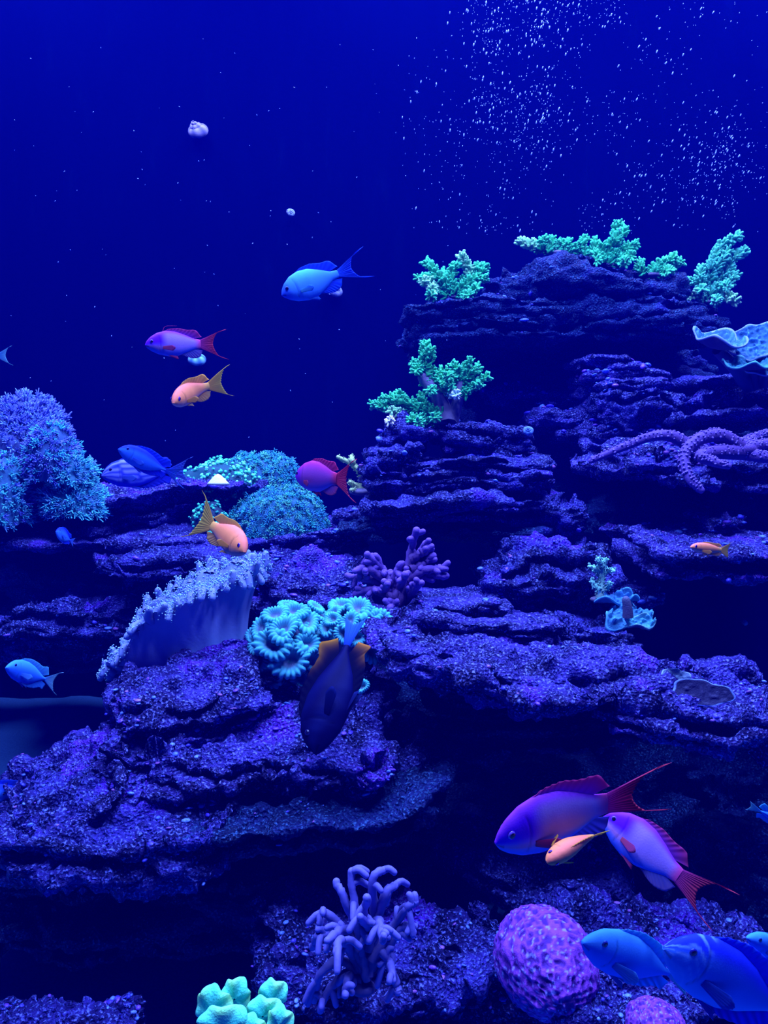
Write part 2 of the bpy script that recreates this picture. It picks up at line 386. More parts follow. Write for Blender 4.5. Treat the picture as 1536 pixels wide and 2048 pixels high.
rock('rock_fragment', 'rough fragment above the orange fish hiding in the rocks', 1416, 1514, 1038, 1092, 1.3, 0.12, strata=2, mat=ROCKV, nod=60)
rock('flat_rock', 'thin slab over the back of the hiding orange fish', 1478, 1680, 1080, 1116, 1.24, 0.2, roll=4, strata=1, mat=ROCKV, nod=30)
rock('flat_rock', 'sloping slab under the hiding orange fish', 1298, 1680, 1102, 1172, 1.15, 0.28, roll=8, pitch=4, strata=3, mat=ROCKV, nod=70)
rock('boulder', 'pitted boulder in the middle with a pale branching coral on it', 984, 1272, 1118, 1236, 1.18, 0.26, strata=2, boxy=3.6, nod=60, rough=1.2, pits=1.6)
rock('flat_rock', 'small shaded slab behind the pitted boulder', 1225, 1342, 1180, 1218, 1.3, 0.15, strata=2, nod=10)
rock('flat_rock', 'hump-backed slab behind the purple bumpy ledges', 818, 1012, 1212, 1255, 1.08, 0.2, strata=2, mat=ROCKV, nod=24)
rock('flat_rock', 'long narrow slab lying on the big middle ledge', 796, 1144, 1246, 1290, 1.03, 0.18, roll=3, strata=2, mat=ROCKV, nod=40)
rock('flat_rock', 'short wedge slab at the end of the big middle ledge', 1134, 1290, 1268, 1318, 1.03, 0.18, roll=6, strata=2, nod=20)
rock('ledge_rock', 'big middle ledge sloping down beside the candy cane coral', 752, 1316, 1312, 1412, 0.95, 0.28, roll=5, pitch=5, strata=3, mat=ROCKV, nod=120, rough=1.15)
rock('flat_rock', 'recessed dark slab under the big middle ledge', 800, 1240, 1400, 1450, 1.02, 0.2, roll=2, strata=3, mat=ROCKD)
rock('flat_rock', 'lower dim slab beneath the recess of the middle ledge', 900, 1322, 1446, 1506, 1.0, 0.24, strata=2, mat=ROCKD, nod=20)
rock('ledge_rock', 'spiky rough ledge jutting in below the paddle coral', 1196, 1680, 1432, 1504, 0.88, 0.20, roll=3, pitch=4, strata=3, mat=ROCKV, nod=200, rough=1.5)
rock('flat_rock', 'rough slab behind the paddle coral', 1250, 1680, 1418, 1450, 1.0, 0.10, roll=2, strata=2, mat=ROCKV, nod=60)
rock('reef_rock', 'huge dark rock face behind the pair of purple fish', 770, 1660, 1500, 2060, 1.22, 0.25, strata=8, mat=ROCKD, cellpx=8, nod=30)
rock('flat_rock', 'speckled slab behind the small orange fish', 940, 1250, 1745, 1815, 0.94, 0.2, strata=3, nod=160, rough=1.4)
# left-hand reef
rock('ledge_rock', 'sloping violet ledge in front of the star polyp mound', -120, 496, 990, 1062, 1.5, 0.36, roll=-6, pitch=3, strata=3, mat=ROCKV, nod=80)
rock('ledge_rock', 'long violet ledge running below the star polyp mound', 150, 744, 1080, 1128, 1.4, 0.36, roll=0, pitch=3, strata=3, mat=ROCKV, nod=80)
rock('ledge_rock', 'violet ledge at the frame edge under the sloping ledge', -60, 230, 1062, 1104, 1.46, 0.3, strata=2, mat=ROCKV, nod=40)
rock('flat_rock', 'shaded slab behind the leather coral', 205, 560, 1118, 1172, 1.32, 0.25, roll=3, strata=3, nod=20)
rock('rubble_rock', 'rough rubble slab between leather coral and purple finger coral', 498, 724, 1160, 1235, 1.24, 0.25, pitch=8, strata=2, mat=ROCKV, rough=1.7, nod=160)
rock('reef_rock', 'dark recessed rock behind the leather coral', -60, 560, 1110, 1340, 1.72, 0.3, strata=6, mat=ROCKD, cellpx=8)
rock('flat_rock', 'crusty slab at the frame edge left of the leather coral', -60, 240, 1225, 1325, 1.3, 0.3, roll=2, strata=3, nod=110, rough=1.3)
rock('flat_rock', 'flat slab under the leather coral above the sand', 200, 560, 1352, 1400, 1.10, 0.2, strata=2, mat=ROCKD, nod=40)
rock('flat_rock', 'smooth oval slab sloping in front of the leather coral', 190, 560, 1412, 1496, 0.96, 0.19, roll=-9, pitch=14, strata=2, mat=ROCKV, nod=90, rough=1.1, boxy=3.6)
rock('blocky_rock', 'dark block under the candy cane coral', 520, 770, 1385, 1500, 1.04, 0.24, strata=3, nod=40)
rock('flat_rock', 'front slab sloping down to the frame edge beside the sand', -110, 300, 1640, 1745, 0.86, 0.22, roll=-27, pitch=10, strata=3, mat=ROCKV, nod=240, rough=1.3)
rock('flat_rock', 'broad bumpy front slab under the dark tang', 150, 770, 1535, 1625, 0.88, 0.22, roll=-2, pitch=14, strata=3, mat=ROCKV, nod=240, rough=1.3)
rock('flat_rock', 'shadowed slab in the second row of the front reef', 330, 860, 1625, 1705, 0.86, 0.2, roll=-6, strata=3, mat=ROCKD, nod=60)
rock('flat_rock', 'nodule-covered front slab at the lower frame edge', -90, 470, 1705, 1800, 0.80, 0.24, roll=-4, pitch=10, strata=3, nod=240, rough=1.3)
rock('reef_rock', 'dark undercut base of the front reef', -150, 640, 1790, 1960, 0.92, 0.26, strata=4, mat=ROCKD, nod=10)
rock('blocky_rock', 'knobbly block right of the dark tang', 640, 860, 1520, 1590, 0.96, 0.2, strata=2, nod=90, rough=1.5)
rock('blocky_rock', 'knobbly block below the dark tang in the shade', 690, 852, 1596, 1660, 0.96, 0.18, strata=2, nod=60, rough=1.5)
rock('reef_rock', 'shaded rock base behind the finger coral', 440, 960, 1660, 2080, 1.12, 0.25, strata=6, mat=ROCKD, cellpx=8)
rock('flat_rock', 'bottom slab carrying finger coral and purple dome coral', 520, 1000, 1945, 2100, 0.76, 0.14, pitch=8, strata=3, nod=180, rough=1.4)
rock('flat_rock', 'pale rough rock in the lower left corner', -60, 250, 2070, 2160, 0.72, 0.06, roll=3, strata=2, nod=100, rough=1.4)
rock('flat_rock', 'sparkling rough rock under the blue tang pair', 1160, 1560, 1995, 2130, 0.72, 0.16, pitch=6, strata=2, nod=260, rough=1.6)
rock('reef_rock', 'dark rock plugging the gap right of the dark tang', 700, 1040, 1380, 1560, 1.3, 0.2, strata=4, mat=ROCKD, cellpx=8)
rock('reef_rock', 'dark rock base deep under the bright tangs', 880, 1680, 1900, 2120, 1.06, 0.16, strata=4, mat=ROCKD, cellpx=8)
rock('reef_rock', 'added shelf rock behind the violet ledges to shade the sand', -420, 560, 1010, 1070, 1.72, 0.46, strata=3, mat=ROCKD, cellpx=9)  # mostly hidden shelf, added to cast shade on the sand at left
rock('flat_rock', 'low rough rock under the purple dome coral', 860, 1230, 2000, 2110, 0.78, 0.12, strata=2, nod=90, rough=1.4)
rock('reef_rock', 'dark rock face at the frame edge beside the diving purple fish', 1380, 1700, 1700, 1960, 1.0, 0.14, strata=4, mat=ROCKD, cellpx=8)

# ------------------------------------------------------------------ corals
def unit(v): v = np.asarray(v, float); return v / (np.linalg.norm(v) + 1e-12)
def smooth_path(pts, n):
    """Catmull-Rom through the way points."""
    pts = np.asarray(pts, float)
    if len(pts) == 2:
        return pts[0] + (pts[1] - pts[0]) * np.linspace(0, 1, n)[:, None]
    a = np.concatenate((2 * pts[:1] - pts[1:2], pts, 2 * pts[-1:] - pts[-2:-1]))
    u = np.linspace(0, len(pts) - 1 - 1e-6, n); i = u.astype(int); t = (u - i)[:, None]
    p0, p1, p2, p3 = a[i], a[i + 1], a[i + 2], a[i + 3]
    return 0.5 * (2 * p1 + (p2 - p0) * t + (2 * p0 - 5 * p1 + 4 * p2 - p3) * t * t + (3 * p1 - p0 - 3 * p2 + p3) * t ** 3)
def pxpath(path, Y):
    return np.array([P(w[0], w[1], Y + (w[2] if len(w) > 2 else 0)) for w in path])
def frames(N, rs=None):
    N = N / (np.linalg.norm(N, axis=1)[:, None] + 1e-12)
    ref = np.where(np.abs(N[:, 2:3]) < 0.9, np.array([[0, 0, 1.0]]), np.array([[1.0, 0, 0]]))
    A = np.cross(ref, N); A /= np.linalg.norm(A, axis=1)[:, None] + 1e-12
    B = np.cross(N, A)
    if rs is not None:
        a = rs.uniform(0, 2 * math.pi, len(N))[:, None]; A, B = A * np.cos(a) + B * np.sin(a), B * np.cos(a) - A * np.sin(a)
    return A, B, N
def scatter(mb, tmpl, pts, N, scale, cols, rs):
    """Copies of a small template (V, Q, shade) set on a surface, joined in one mesh; template z goes along N."""
    V, Q, S = tmpl
    A, B, Nn = frames(np.asarray(N, float), rs)
    sc = np.broadcast_to(np.asarray(scale, float), (len(pts),))
    out = pts[:, None] + sc[:, None, None] * (V[None, :, 0:1] * A[:, None] + V[None, :, 1:2] * B[:, None] + V[None, :, 2:3] * Nn[:, None])
    Qs = (Q[None] + (np.arange(len(pts)) * len(V))[:, None, None]).reshape(-1, 4)
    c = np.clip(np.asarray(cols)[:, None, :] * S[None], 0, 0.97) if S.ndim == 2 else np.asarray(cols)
    mb.add(out.reshape(-1, 3), Qs, None, c.reshape(-1, 3))
def tmpl_of(fn):
    mb = MB(); fn(mb); V = np.concatenate(mb.V); Q = np.concatenate(mb.Q); C = np.concatenate(mb.C); return V, Q, C
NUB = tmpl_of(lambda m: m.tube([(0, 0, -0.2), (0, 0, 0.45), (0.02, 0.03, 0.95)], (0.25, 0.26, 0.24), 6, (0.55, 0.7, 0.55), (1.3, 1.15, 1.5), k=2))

def nubby(mb, pts, r0, r1, nub, density, base, tip, rs, up=0.25):
    """A branch covered with finger-like nubs."""
    n = len(pts); rad = np.linspace(r0, r1, n)
    mb.tube(pts, rad, 8, np.array(base) * 0.75, np.array(tip))
    seg = np.linalg.norm(np.diff(pts, axis=0), axis=1).sum()
    k = max(6, int(seg * density))
    u = rs.rand(k); i = u * (n - 1); i0 = np.minimum(i.astype(int), n - 2); f = (i - i0)[:, None]
    p = pts[i0] * (1 - f) + pts[i0 + 1] * f
    t = pts[i0 + 1] - pts[i0]; t /= np.linalg.norm(t, axis=1)[:, None] + 1e-12
    A, B, _ = frames(t); a = rs.uniform(0, 2 * math.pi, k)[:, None]
    out = A * np.cos(a) + B * np.sin(a)
    d = out + t * rs.uniform(0.2, 0.9, k)[:, None] + np.array((0, 0, up)); d /= np.linalg.norm(d, axis=1)[:, None]
    rr = (r0 + (r1 - r0) * u)[:, None]
    c = np.array(base) * (1 - u[:, None]) + np.array(tip) * u[:, None]
    c = c * rs.uniform(0.8, 1.2, (k, 1))
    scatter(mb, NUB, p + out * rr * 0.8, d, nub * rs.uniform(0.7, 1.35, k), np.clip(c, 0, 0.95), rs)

GREEN = (0.008, 0.30, 0.10); MINT = (0.055, 0.66, 0.25)  # base green darkened to paint shading contrast below the mint tips
def acropora(name, label, base_px, Y, branches, r_px=4.6, nub_px=8, density=1700, base=GREEN, tip=MINT, trunk=(0.10, 0.09, 0.20), seed=1, cat='coral'):
    s = Y / F; rs = np.random.RandomState(seed); org = P(*base_px, Y)
    o = empty(name, org, label, cat)
    mb = MB(); 
    mb.blob((0, 0, 0.001), (r_px * 3.4 * s, r_px * 3 * s, r_px * 1.1 * s), 14, 7, trunk); mb.build('coral_base', CORAL, o)
    for k, br in enumerate(branches):
        path, opt = (br if isinstance(br, tuple) and isinstance(br[1], dict) else (br, {}))
        way = [(w[0], w[1], (w[2] if len(w) > 2 else rs.uniform(-12, 12) * s)) for w in path]
        pts = smooth_path(pxpath(way, Y), 5 + 3 * len(way)) - org
        pts[1:-1] += rs.uniform(-1, 1, pts[1:-1].shape) * 1.2 * s
        mb = MB(); rr = opt.get('r', r_px)
        if opt.get('bare'):
            mb.tube(pts, np.linspace(rr, rr * 0.7, len(pts)) * s, 9, trunk, np.array(trunk) * 1.3)
        else:
            nubby(mb, pts, rr * s, rr * 0.55 * s, opt.get('nub', nub_px) * s, opt.get('den', density), opt.get('base', base), opt.get('tip', tip), rs, opt.get('up', 0.25))
        mb.build('branch', CORAL, o)
    return o
WHT = (0.30, 0.78, 0.40)
acropora('staghorn_coral', 'green branching coral at the outer end of the topmost ledge', (905, 596), 1.70, [
    [(905, 590), (880, 555), (850, 522)], [(900, 588), (865, 560), (836, 556, -.04)], ([(900, 585), (872, 568), (846, 562, -.05)], dict(tip=WHT)), ([(880, 585), (864, 575), (864, 580, -.05)], dict(tip=WHT)),
    ([(915, 590), (940, 545), (920, 508)], dict(tip=WHT)), [(918, 585), (955, 550), (972, 532)], [(915, 585), (945, 560), (974, 555)], [(905, 590), (905, 548), (912, 530)],
    [(895, 592), (870, 588), (862, 592, -.05)], [(910, 592), (935, 588), (955, 574, -.04)], [(908, 592), (928, 596), (938, 590, -.05)], [(900, 580), (893, 560), (887, 545, .05)], [(925, 570), (950, 538), (965, 540, .04)]], seed=2)
acropora('creeping_coral', 'low green coral creeping along the crest of the humped boulder', (1115, 508), 1.74, [
    ([(1120, 506), (1080, 498), (1058, 492), (1038, 484)], dict(tip=WHT, up=.9)), ([(1080, 500), (1070, 492), (1064, 484)], dict(tip=WHT)), ([(1090, 504), (1120, 500), (1150, 504)], dict(up=1.0)), ([(1130, 506), (1160, 502), (1190, 508)], dict(up=1.0)),
    [(1085, 500), (1088, 488), (1086, 480)], [(1112, 504), (1120, 492), (1125, 486)], [(1140, 504), (1162, 492), (1170, 478)], [(1100, 502), (1104, 490), (1103, 478)], ([(1150, 510), (1175, 512), (1192, 520)], dict(up=.8)), [(1128, 504), (1136, 492), (1138, 485)], [(1180, 512), (1190, 496), (1192, 482)]], r_px=5, seed=3)
acropora('staghorn_coral', 'tall green branching coral at the highest point of the reef', (1215, 532), 1.72, [
    ([(1212, 525), (1222, 492), (1232, 465), (1238, 446)], dict(r=7)), ([(1222, 495), (1238, 475), (1250, 462)], dict(r=6)), [(1218, 522), (1245, 500), (1278, 488)], [(1220, 525), (1245, 512), (1262, 512, -.03)], [(1215, 528), (1205, 505), (1206, 488)], [(1210, 528), (1195, 512), (1185, 505)],
    [(1215, 530), (1240, 522), (1250, 526, -.05)], [(1220, 520), (1235, 505), (1240, 490, .03)], [(1208, 530), (1200, 522), (1192, 522, -.04)]], seed=4)
acropora('staghorn_coral', 'small bright green coral tuft at the low end of the humped boulder', (1305, 552), 1.70, [
    [(1305, 550), (1325, 535), (1353, 514)], [(1308, 550), (1335, 538), (1364, 523)], [(1300, 550), (1312, 532), (1330, 522)], [(1298, 552), (1290, 548), (1283, 545)], [(1305, 552), (1325, 545), (1340, 540, -.03)], [(1290, 548), (1278, 535), (1281, 524)], [(1310, 548), (1322, 530), (1345, 516, .03)]], r_px=5, tip=(0.08, .75, .28), seed=5)
acropora('staghorn_coral', 'pale green upright coral at the far end of the topmost ledge', (1420, 606), 1.72, [
    [(1420, 600), (1420, 545), (1440, 495), (1480, 470)], [(1425, 600), (1450, 550), (1470, 515), (1488, 503)], [(1415, 602), (1395, 565), (1378, 562)], ([(1412, 604), (1390, 590), (1364, 597)], dict(tip=WHT)), [(1425, 600), (1445, 580), (1474, 550)], ([(1425, 604), (1450, 592), (1470, 602, -.04)], dict(tip=WHT)),
    [(1420, 560), (1440, 525), (1460, 500)], [(1422, 580), (1440, 560), (1466, 535)], [(1415, 585), (1400, 560), (1405, 535)], [(1420, 590), (1435, 575), (1455, 572, -.04)], [(1412, 600), (1400, 585), (1405, 578, -.05)], [(1420, 540), (1430, 515), (1448, 490, .03)], [(1430, 602), (1438, 596), (1432, 603, -.06)]], base=(0.03, .30, .18), tip=(0.11, .70, .38), seed=6)
acropora('staghorn_coral', 'large vivid green coral with a tall spire on the pedestal rock', (880, 846), 1.50, [
    ([(895, 848), (885, 815), (868, 780), (848, 755)], dict(bare=1, r=19)), ([(905, 848), (915, 800), (918, 765)], dict(bare=1, r=13)),
    ([(862, 782), (842, 745), (848, 715), (850, 683)], dict(r=7)), ([(845, 738), (832, 728), (824, 726)], {}), ([(846, 745), (838, 735), (830, 745, -.03)], {}), ([(848, 715), (858, 705), (864, 698)], {}), ([(850, 735), (858, 722), (862, 710)], {}),
    ([(850, 750), (872, 745), (890, 765, -.03)], dict(r=8)), ([(855, 765), (880, 762), (905, 775, -.04)], dict(r=8)), ([(858, 775), (868, 782), (858, 780, -.06)], {}), ([(880, 782), (900, 785), (915, 790, -.05)], dict(tip=(.5, .8, .95))),
    ([(918, 765), (908, 748), (880, 740)], {}), ([(918, 765), (915, 740), (905, 728)], {}), ([(918, 765), (932, 735), (945, 720)], {}), ([(920, 765), (945, 745), (955, 735)], {}), ([(920, 770), (950, 765), (977, 753)], {}), ([(925, 775), (945, 775), (962, 770, -.03)], {}), ([(922, 772), (928, 780), (932, 790, -.04)], dict(tip=GREEN)), ([(918, 760), (925, 742), (938, 735, .04)], {}), ([(920, 760), (905, 755), (895, 752, -.05)], {}),
    ([(885, 830), (840, 815), (795, 800), (762, 800)], dict(r=8, up=.8)), ([(840, 818), (800, 815), (765, 812), (745, 810)], dict(r=7)), ([(850, 828), (820, 808), (795, 785)], {}), ([(860, 825), (845, 800), (848, 786)], {}), ([(845, 830), (810, 828), (782, 822, -.04)], dict(tip=WHT)), ([(820, 835), (800, 836), (778, 842, -.05)], dict(tip=(.9, .95, .85))),
    ([(880, 840), (850, 838), (820, 838, -.05)], dict(up=.6)), ([(885, 842), (875, 832), (868, 836, -.06)], {}), ([(885, 845), (850, 846), (835, 845, -.06)], {})], r_px=4.8, nub_px=7.5, seed=7)
acropora('branching_coral', 'yellow-green bare coral fork behind the magenta fish tail', (722, 985), 1.62, [
    ([(720, 985), (722, 950), (705, 930), (676, 914)], dict(nub=3)), ([(705, 930), (704, 920), (703, 912)], dict(nub=3)), ([(720, 975), (705, 968), (700, 964, -.02)], dict(nub=3)), ([(722, 980), (712, 980), (702, 980, -.03)], dict(nub=3)), ([(722, 950), (730, 940), (738, 930)], dict(nub=3))], r_px=7, nub_px=3, density=900, base=(.35, .5, .22), tip=(.42, .62, .30), seed=8)
acropora('branching_coral', 'small pale green branching coral on the pitted boulder', (1200, 1200), 1.15, [
    ([(1200, 1200), (1202, 1165), (1204, 1125)], dict(r=9, base=(.12, .2, .22))), ([(1203, 1150), (1190, 1138), (1178, 1133)], {}), ([(1203, 1150), (1215, 1140), (1228, 1142)], {}), ([(1203, 1135), (1200, 1122), (1196, 1117)], {}), ([(1203, 1135), (1210, 1122), (1212, 1118)], {}), ([(1200, 1180), (1188, 1170), (1184, 1158)], {}), ([(1200, 1180), (1215, 1175), (1220, 1165)], {})], r_px=6, nub_px=4, density=1600, base=(.12, .4, .42), tip=(.25, .75, .70), seed=9)

# purple stubby finger coral and soft finger leather coral
def fingers(name, label, base_px, Y, stems, r_px, col0, col1, mat, seed, side=6, side_len=16, droop=0.0, cat='coral', part='branch'):
    s = Y / F; rs = np.random.RandomState(seed); org = P(*base_px, Y); o = empty(name, org, label, cat)
    mb = MB(); mb.blob((0, 0, 0), (r_px * 3.0 * s, r_px * 2.6 * s, r_px * 1.6 * s), 14, 8, col0); mb.build('coral_base', mat, o)
    for st in stems:
        way = [(w[0], w[1], (w[2] if len(w) > 2 else rs.uniform(-15, 15) * s)) for w in st]
        pts = smooth_path(pxpath(way, Y), 6 + 4 * len(way)) - org
        pts[1:] += rs.uniform(-1, 1, pts[1:].shape) * 1.5 * s
        rad = (r_px * np.linspace(1.15, 0.85, len(pts)) * (1 + 0.12 * rs.uniform(-1, 1, len(pts)))) * s
        mb = MB(); mb.tube(pts, rad, 10, col0, col1, k=4)
        for q in range(rs.randint(max(1, side - 2), side + 2)):
            i = rs.randint(len(pts) // 3, len(pts)); t = pts[min(i, len(pts) - 1)] - pts[max(i - 1, 0)]
            d = unit(unit(t) * 0.5 + rs.normal(size=3) * np.array((1, .8, .7)) + np.array((0, -0.25, 0.25)))
            L_ = side_len * s * rs.uniform(0.6, 1.3)
            sp = [pts[i], pts[i] + d * L_ * 0.5, pts[i] + d * L_ + np.array((0, 0, -droop * L_))]
            mb.tube(smooth_path(sp, 6), r_px * s * np.linspace(0.8, 0.72, 6), 8, np.array(col0) * .5 + np.array(col1) * .5, col1, k=3)
        mb.build(part, mat, o)
    return o
fingers('finger_coral', 'purple knobbly branching coral beside the candy cane coral', (795, 1215), 1.16, [
    [(800, 1210), (815, 1150), (822, 1100), (832, 1062)], [(818, 1130), (838, 1110), (850, 1088)], [(820, 1120), (845, 1105), (862, 1100)], [(820, 1140), (850, 1125), (866, 1112)], [(815, 1160), (850, 1140), (882, 1138)], [(812, 1170), (850, 1152), (892, 1152)],
    [(800, 1200), (770, 1150), (752, 1112)], [(780, 1170), (765, 1140), (735, 1110)], [(775, 1165), (740, 1140), (715, 1138)], [(780, 1185), (740, 1160), (695, 1152)], [(790, 1200), (750, 1180), (712, 1188)], [(795, 1205), (770, 1185), (775, 1168, -.05)], [(800, 1205), (790, 1160), (800, 1128)],
    [(800, 1210), (785, 1205), (780, 1215, -.05)], [(805, 1208), (820, 1190), (842, 1165, -.04)], [(790, 1195), (800, 1175), (812, 1150, -.05)]], 8.5, (.05, .022, .14), (.14, .075, .48), CORAL, 21, side=6, side_len=15)
fingers('leather_coral', 'lilac soft finger coral standing in the bottom foreground', (725, 1975), 0.74, [
    [(735, 1960), (720, 1880), (690, 1800), (672, 1765)], [(735, 1950), (715, 1850), (702, 1745)], [(740, 1950), (750, 1850), (745, 1760), (768, 1738)], [(745, 1880), (770, 1790), (790, 1770)], [(740, 1920), (790, 1850), (815, 1815), (832, 1805)], [(745, 1940), (800, 1860), (830, 1852)],
    [(730, 1930), (680, 1850), (645, 1825), (640, 1845)], [(730, 1945), (680, 1880), (640, 1870), (625, 1895)], [(725, 1955), (680, 1920), (640, 1950), (628, 2000)], [(728, 1960), (690, 1950), (655, 1985), (640, 2020)], [(735, 1950), (760, 1900), (790, 1960), (795, 1985)], [(738, 1950), (770, 1880), (780, 1920), (785, 1960, -.03)],
    [(720, 1940), (700, 1900), (680, 1880, -.06), (672, 1910, -.08)], [(730, 1930), (735, 1860), (722, 1835, -.05)], [(735, 1900), (755, 1840), (765, 1880, -.07)], [(725, 1970), (700, 1950), (690, 1990, -.06)], [(720, 1900), (690, 1860), (655, 1880, -.05)], [(735, 1890), (725, 1840), (735, 1795, -.04)]],
    9, (.05, .045, .24), (.13, .13, .66), SOFT, 22, side=4, side_len=30, droop=0.45, part='finger')

# mounds of polyps
def mound_surface(W, D, H, seed, n=60, lump=0.12):
    th = np.linspace(0, 2 * math.pi, n, endpoint=False); ph = np.linspace(0.02, math.pi * 0.62, n // 2)
    G = np.stack((np.sin(ph)[:, None] * np.cos(th), np.sin(ph)[:, None] * np.sin(th), np.cos(ph)[:, None] + 0 * th), -1).reshape(-1, 3)
    k = 1 + lump * fbm(G * 1.7 + seed * 3.1, seed, 3)
    return (G * k[:, None] * np.array((W / 2, D / 2, H))).reshape(n // 2, n, 3)
def tentacle(seed, L=1.0, r=0.10, n=5, spread=0.7):
    rs = np.random.RandomState(seed)
    def f(m):
        for a in np.linspace(0, 2 * math.pi, n, endpoint=False) + rs.uniform(-.3, .3, n):
            o = np.array((math.cos(a), math.sin(a), 0)); q = rs.uniform(0.7, 1.2)
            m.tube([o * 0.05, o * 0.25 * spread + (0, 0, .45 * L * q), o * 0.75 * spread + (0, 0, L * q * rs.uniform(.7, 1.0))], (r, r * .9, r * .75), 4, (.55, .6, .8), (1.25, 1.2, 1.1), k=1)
    return tmpl_of(f)
def mound(name, label, px0, px1, pyt, pyb, Y, D, npol, size_px, tm, cbase, cols, seed, o=None, part='mound', cat='coral', lump=.12, tilt=0):
    s = Y / F; rs = np.random.RandomState(seed)
    W = (px1 - px0) * s; H = (pyb - pyt) * s; c = P((px0 + px1) / 2, pyb, Y + D / 2)
    if o is None: o = empty(name, c, label, cat)
    off = c - np.array(o.location)
    G = mound_surface(W, D, H, seed, 64, lump)
    mb = MB(); mb.grid(G + off, cbase, wrap=True); body = mb.build(part, SOFT, o)
    V = G.reshape(-1, 3); N = V / (np.array((W / 2, D / 2, H)) ** 2); N /= np.linalg.norm(N, axis=1)[:, None]
    w = np.repeat(np.sin(np.linspace(0.02, math.pi * .62, 32)), 64) * (N[:, 1] < 0.45); w /= w.sum()
    ids = rs.choice(len(V), npol, p=w)
    pts = V[ids] + rs.normal(size=(npol, 3)) * W * 0.02
    pts = pts + off
    cc = np.array(cols)[rs.randint(len(cols), size=npol)] * rs.uniform(.7, 1.2, (npol, 1))
    mb = MB(); nn = N[ids] + rs.normal(size=(npol, 3)) * .25
    for k, t in enumerate(tm):
        sel = np.arange(npol) % len(tm) == k
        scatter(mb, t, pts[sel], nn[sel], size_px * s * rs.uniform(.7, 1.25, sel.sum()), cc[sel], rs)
    tag(mb.build('polyps', SOFT, body), kind='stuff')
    return o
T5 = [tentacle(k, 1.0, .15, 5, .9) for k in range(3)]
BEAD = [tmpl_of(lambda m: m.blob((0, 0, .3), (.55, .42, .4), 6, 4, (1, 1, 1)))]
LONG = [tentacle(10 + k, 1.6, .17, 4, .8) for k in range(3)]
TEAL = [(.025, .30, .46), (.03, .42, .42), (.04, .25, .55), (.09, .48, .34)]
g = mound('star_polyp_coral', 'big teal mound of star polyps behind the violet ledges', 432, 608, 900, 1010, 1.66, .26, 1500, 7.5, T5, (.02, .10, .20), TEAL, 31)
mound('', '', 455, 664, 968, 1068, 1.50, .22, 1700, 7.5, T5, (.02, .12, .22), TEAL, 32, g, 'lower_lobe')
mound('', '', 540, 606, 912, 1000, 1.62, .16, 500, 7.5, T5, (.02, .10, .22), TEAL, 33, g, 'side_lobe')
g = mound('star_polyp_coral', 'bright mint green polyp patch above the sloping ledge', 366, 520, 920, 975, 1.58, .18, 420, 8, BEAD, (.01, .07, .10), [(.10, .85, .58), (.06, .70, .50), (.20, .92, .7)], 34)
g = mound('star_polyp_coral', 'small dark patch of mint polyps under the sloping ledge', 386, 452, 1004, 1046, 1.47, .08, 90, 7, BEAD, (.01, .03, .06), [(.08, .8, .55), (.04, .55, .42)], 35)
VIO = [(.10, .14, .70), (.14, .20, .75), (.08, .10, .55), (.16, .32, .80)]
TRQ = [(.05, .42, .68), (.06, .52, .66), (.12, .35, .75), (.10, .62, .72)]
mound('anemone_coral', 'tall violet-blue tentacled coral at the frame edge', -70, 152, 796, 935, 1.46, .22, 1500, 8.5, LONG, (.03, .05, .22), VIO, 36, lump=.14)
mound('anemone_coral', 'blue tentacled coral lobe with a turquoise glowing centre', 62, 150, 838, 930, 1.40, .12, 520, 7.5, LONG, (.03, .08, .25), VIO + TRQ[:2], 37)
mound('anemone_coral', 'small round turquoise coral cap near the striped tang', 116, 184, 912, 952, 1.42, .10, 260, 8, LONG, (.03, .15, .28), TRQ, 38)
mound('anemone_coral', 'turquoise coral tuft resting on the sloping violet ledge', 94, 204, 956, 1010, 1.42, .14, 420, 8, LONG, (.03, .15, .28), TRQ, 39)
mound('anemone_coral', 'turquoise and violet coral at the frame edge below the violet one', -60, 58, 912, 1012, 1.36, .14, 520, 8, LONG, (.03, .12, .28), TRQ + VIO[:1], 40)

# candy cane coral: ridged cups on a dome
def cup_mesh(seed, ridges=19):
    rs = np.random.RandomState(seed); n = ridges * 4
    th = np.linspace(0, 2 * math.pi, n, endpoint=False)
    prof = [(0.45, -0.9, 0), (0.70, -0.5, .1), (0.95, -0.15, .5), (1.06, 0.12, .9), (1.0, 0.36, 1), (0.84, 0.50, 1), (0.64, 0.46, .95), (0.46, 0.25, .6), (0.34, 0.0, .15), (0.18, -0.1, .1), (0.02, -0.05, .1)]
    ov = 1 + 0.14 * np.cos(2 * th + rs.rand() * 6) + 0.07 * np.cos(3 * th + rs.rand() * 6)
    rid = np.abs(np.cos(th * ridges / 2 + 0.3 * np.sin(th * 2))) ** 0.7
    G = np.zeros((len(prof), n, 3)); C = np.zeros_like(G)
    rimc, cenc, low = np.array((.07, .52, .70)), np.array((.12, .15, .36)), np.array((.06, .09, .22))
    for i, (r, z, w) in enumerate(prof):
        k = w * 0.22 * (rid - .5)
        rr = r * ov * (1 + k)
        G[i, :, 0] = rr * np.cos(th); G[i, :, 1] = rr * np.sin(th); G[i, :, 2] = z + w * 0.16 * (rid - .5) * 1.3 + 0.05 * np.sin(2 * th + seed) * w
        base = rimc * w + (low if i < 3 else cenc) * (1 - w)
        C[i] = base * (0.55 + 0.55 * (w * rid + (1 - w)))[:, None]
    C[-1] = (.12, .45, .45)
    mb = MB(); mb.grid(G, C, wrap=True); return mb.mesh('polyp')
CUPS = [cup_mesh(60 + k, 16 + k) for k in range(5)]
for c_ in CUPS: c_.materials.append(CORAL)
Yc = 1.06; s = Yc / F; org = P(600, 1385, Yc + .06)
cc = empty('candy_cane_coral', org, 'turquoise dome of ridged ring-shaped polyps in the middle', 'coral')
mb = MB()
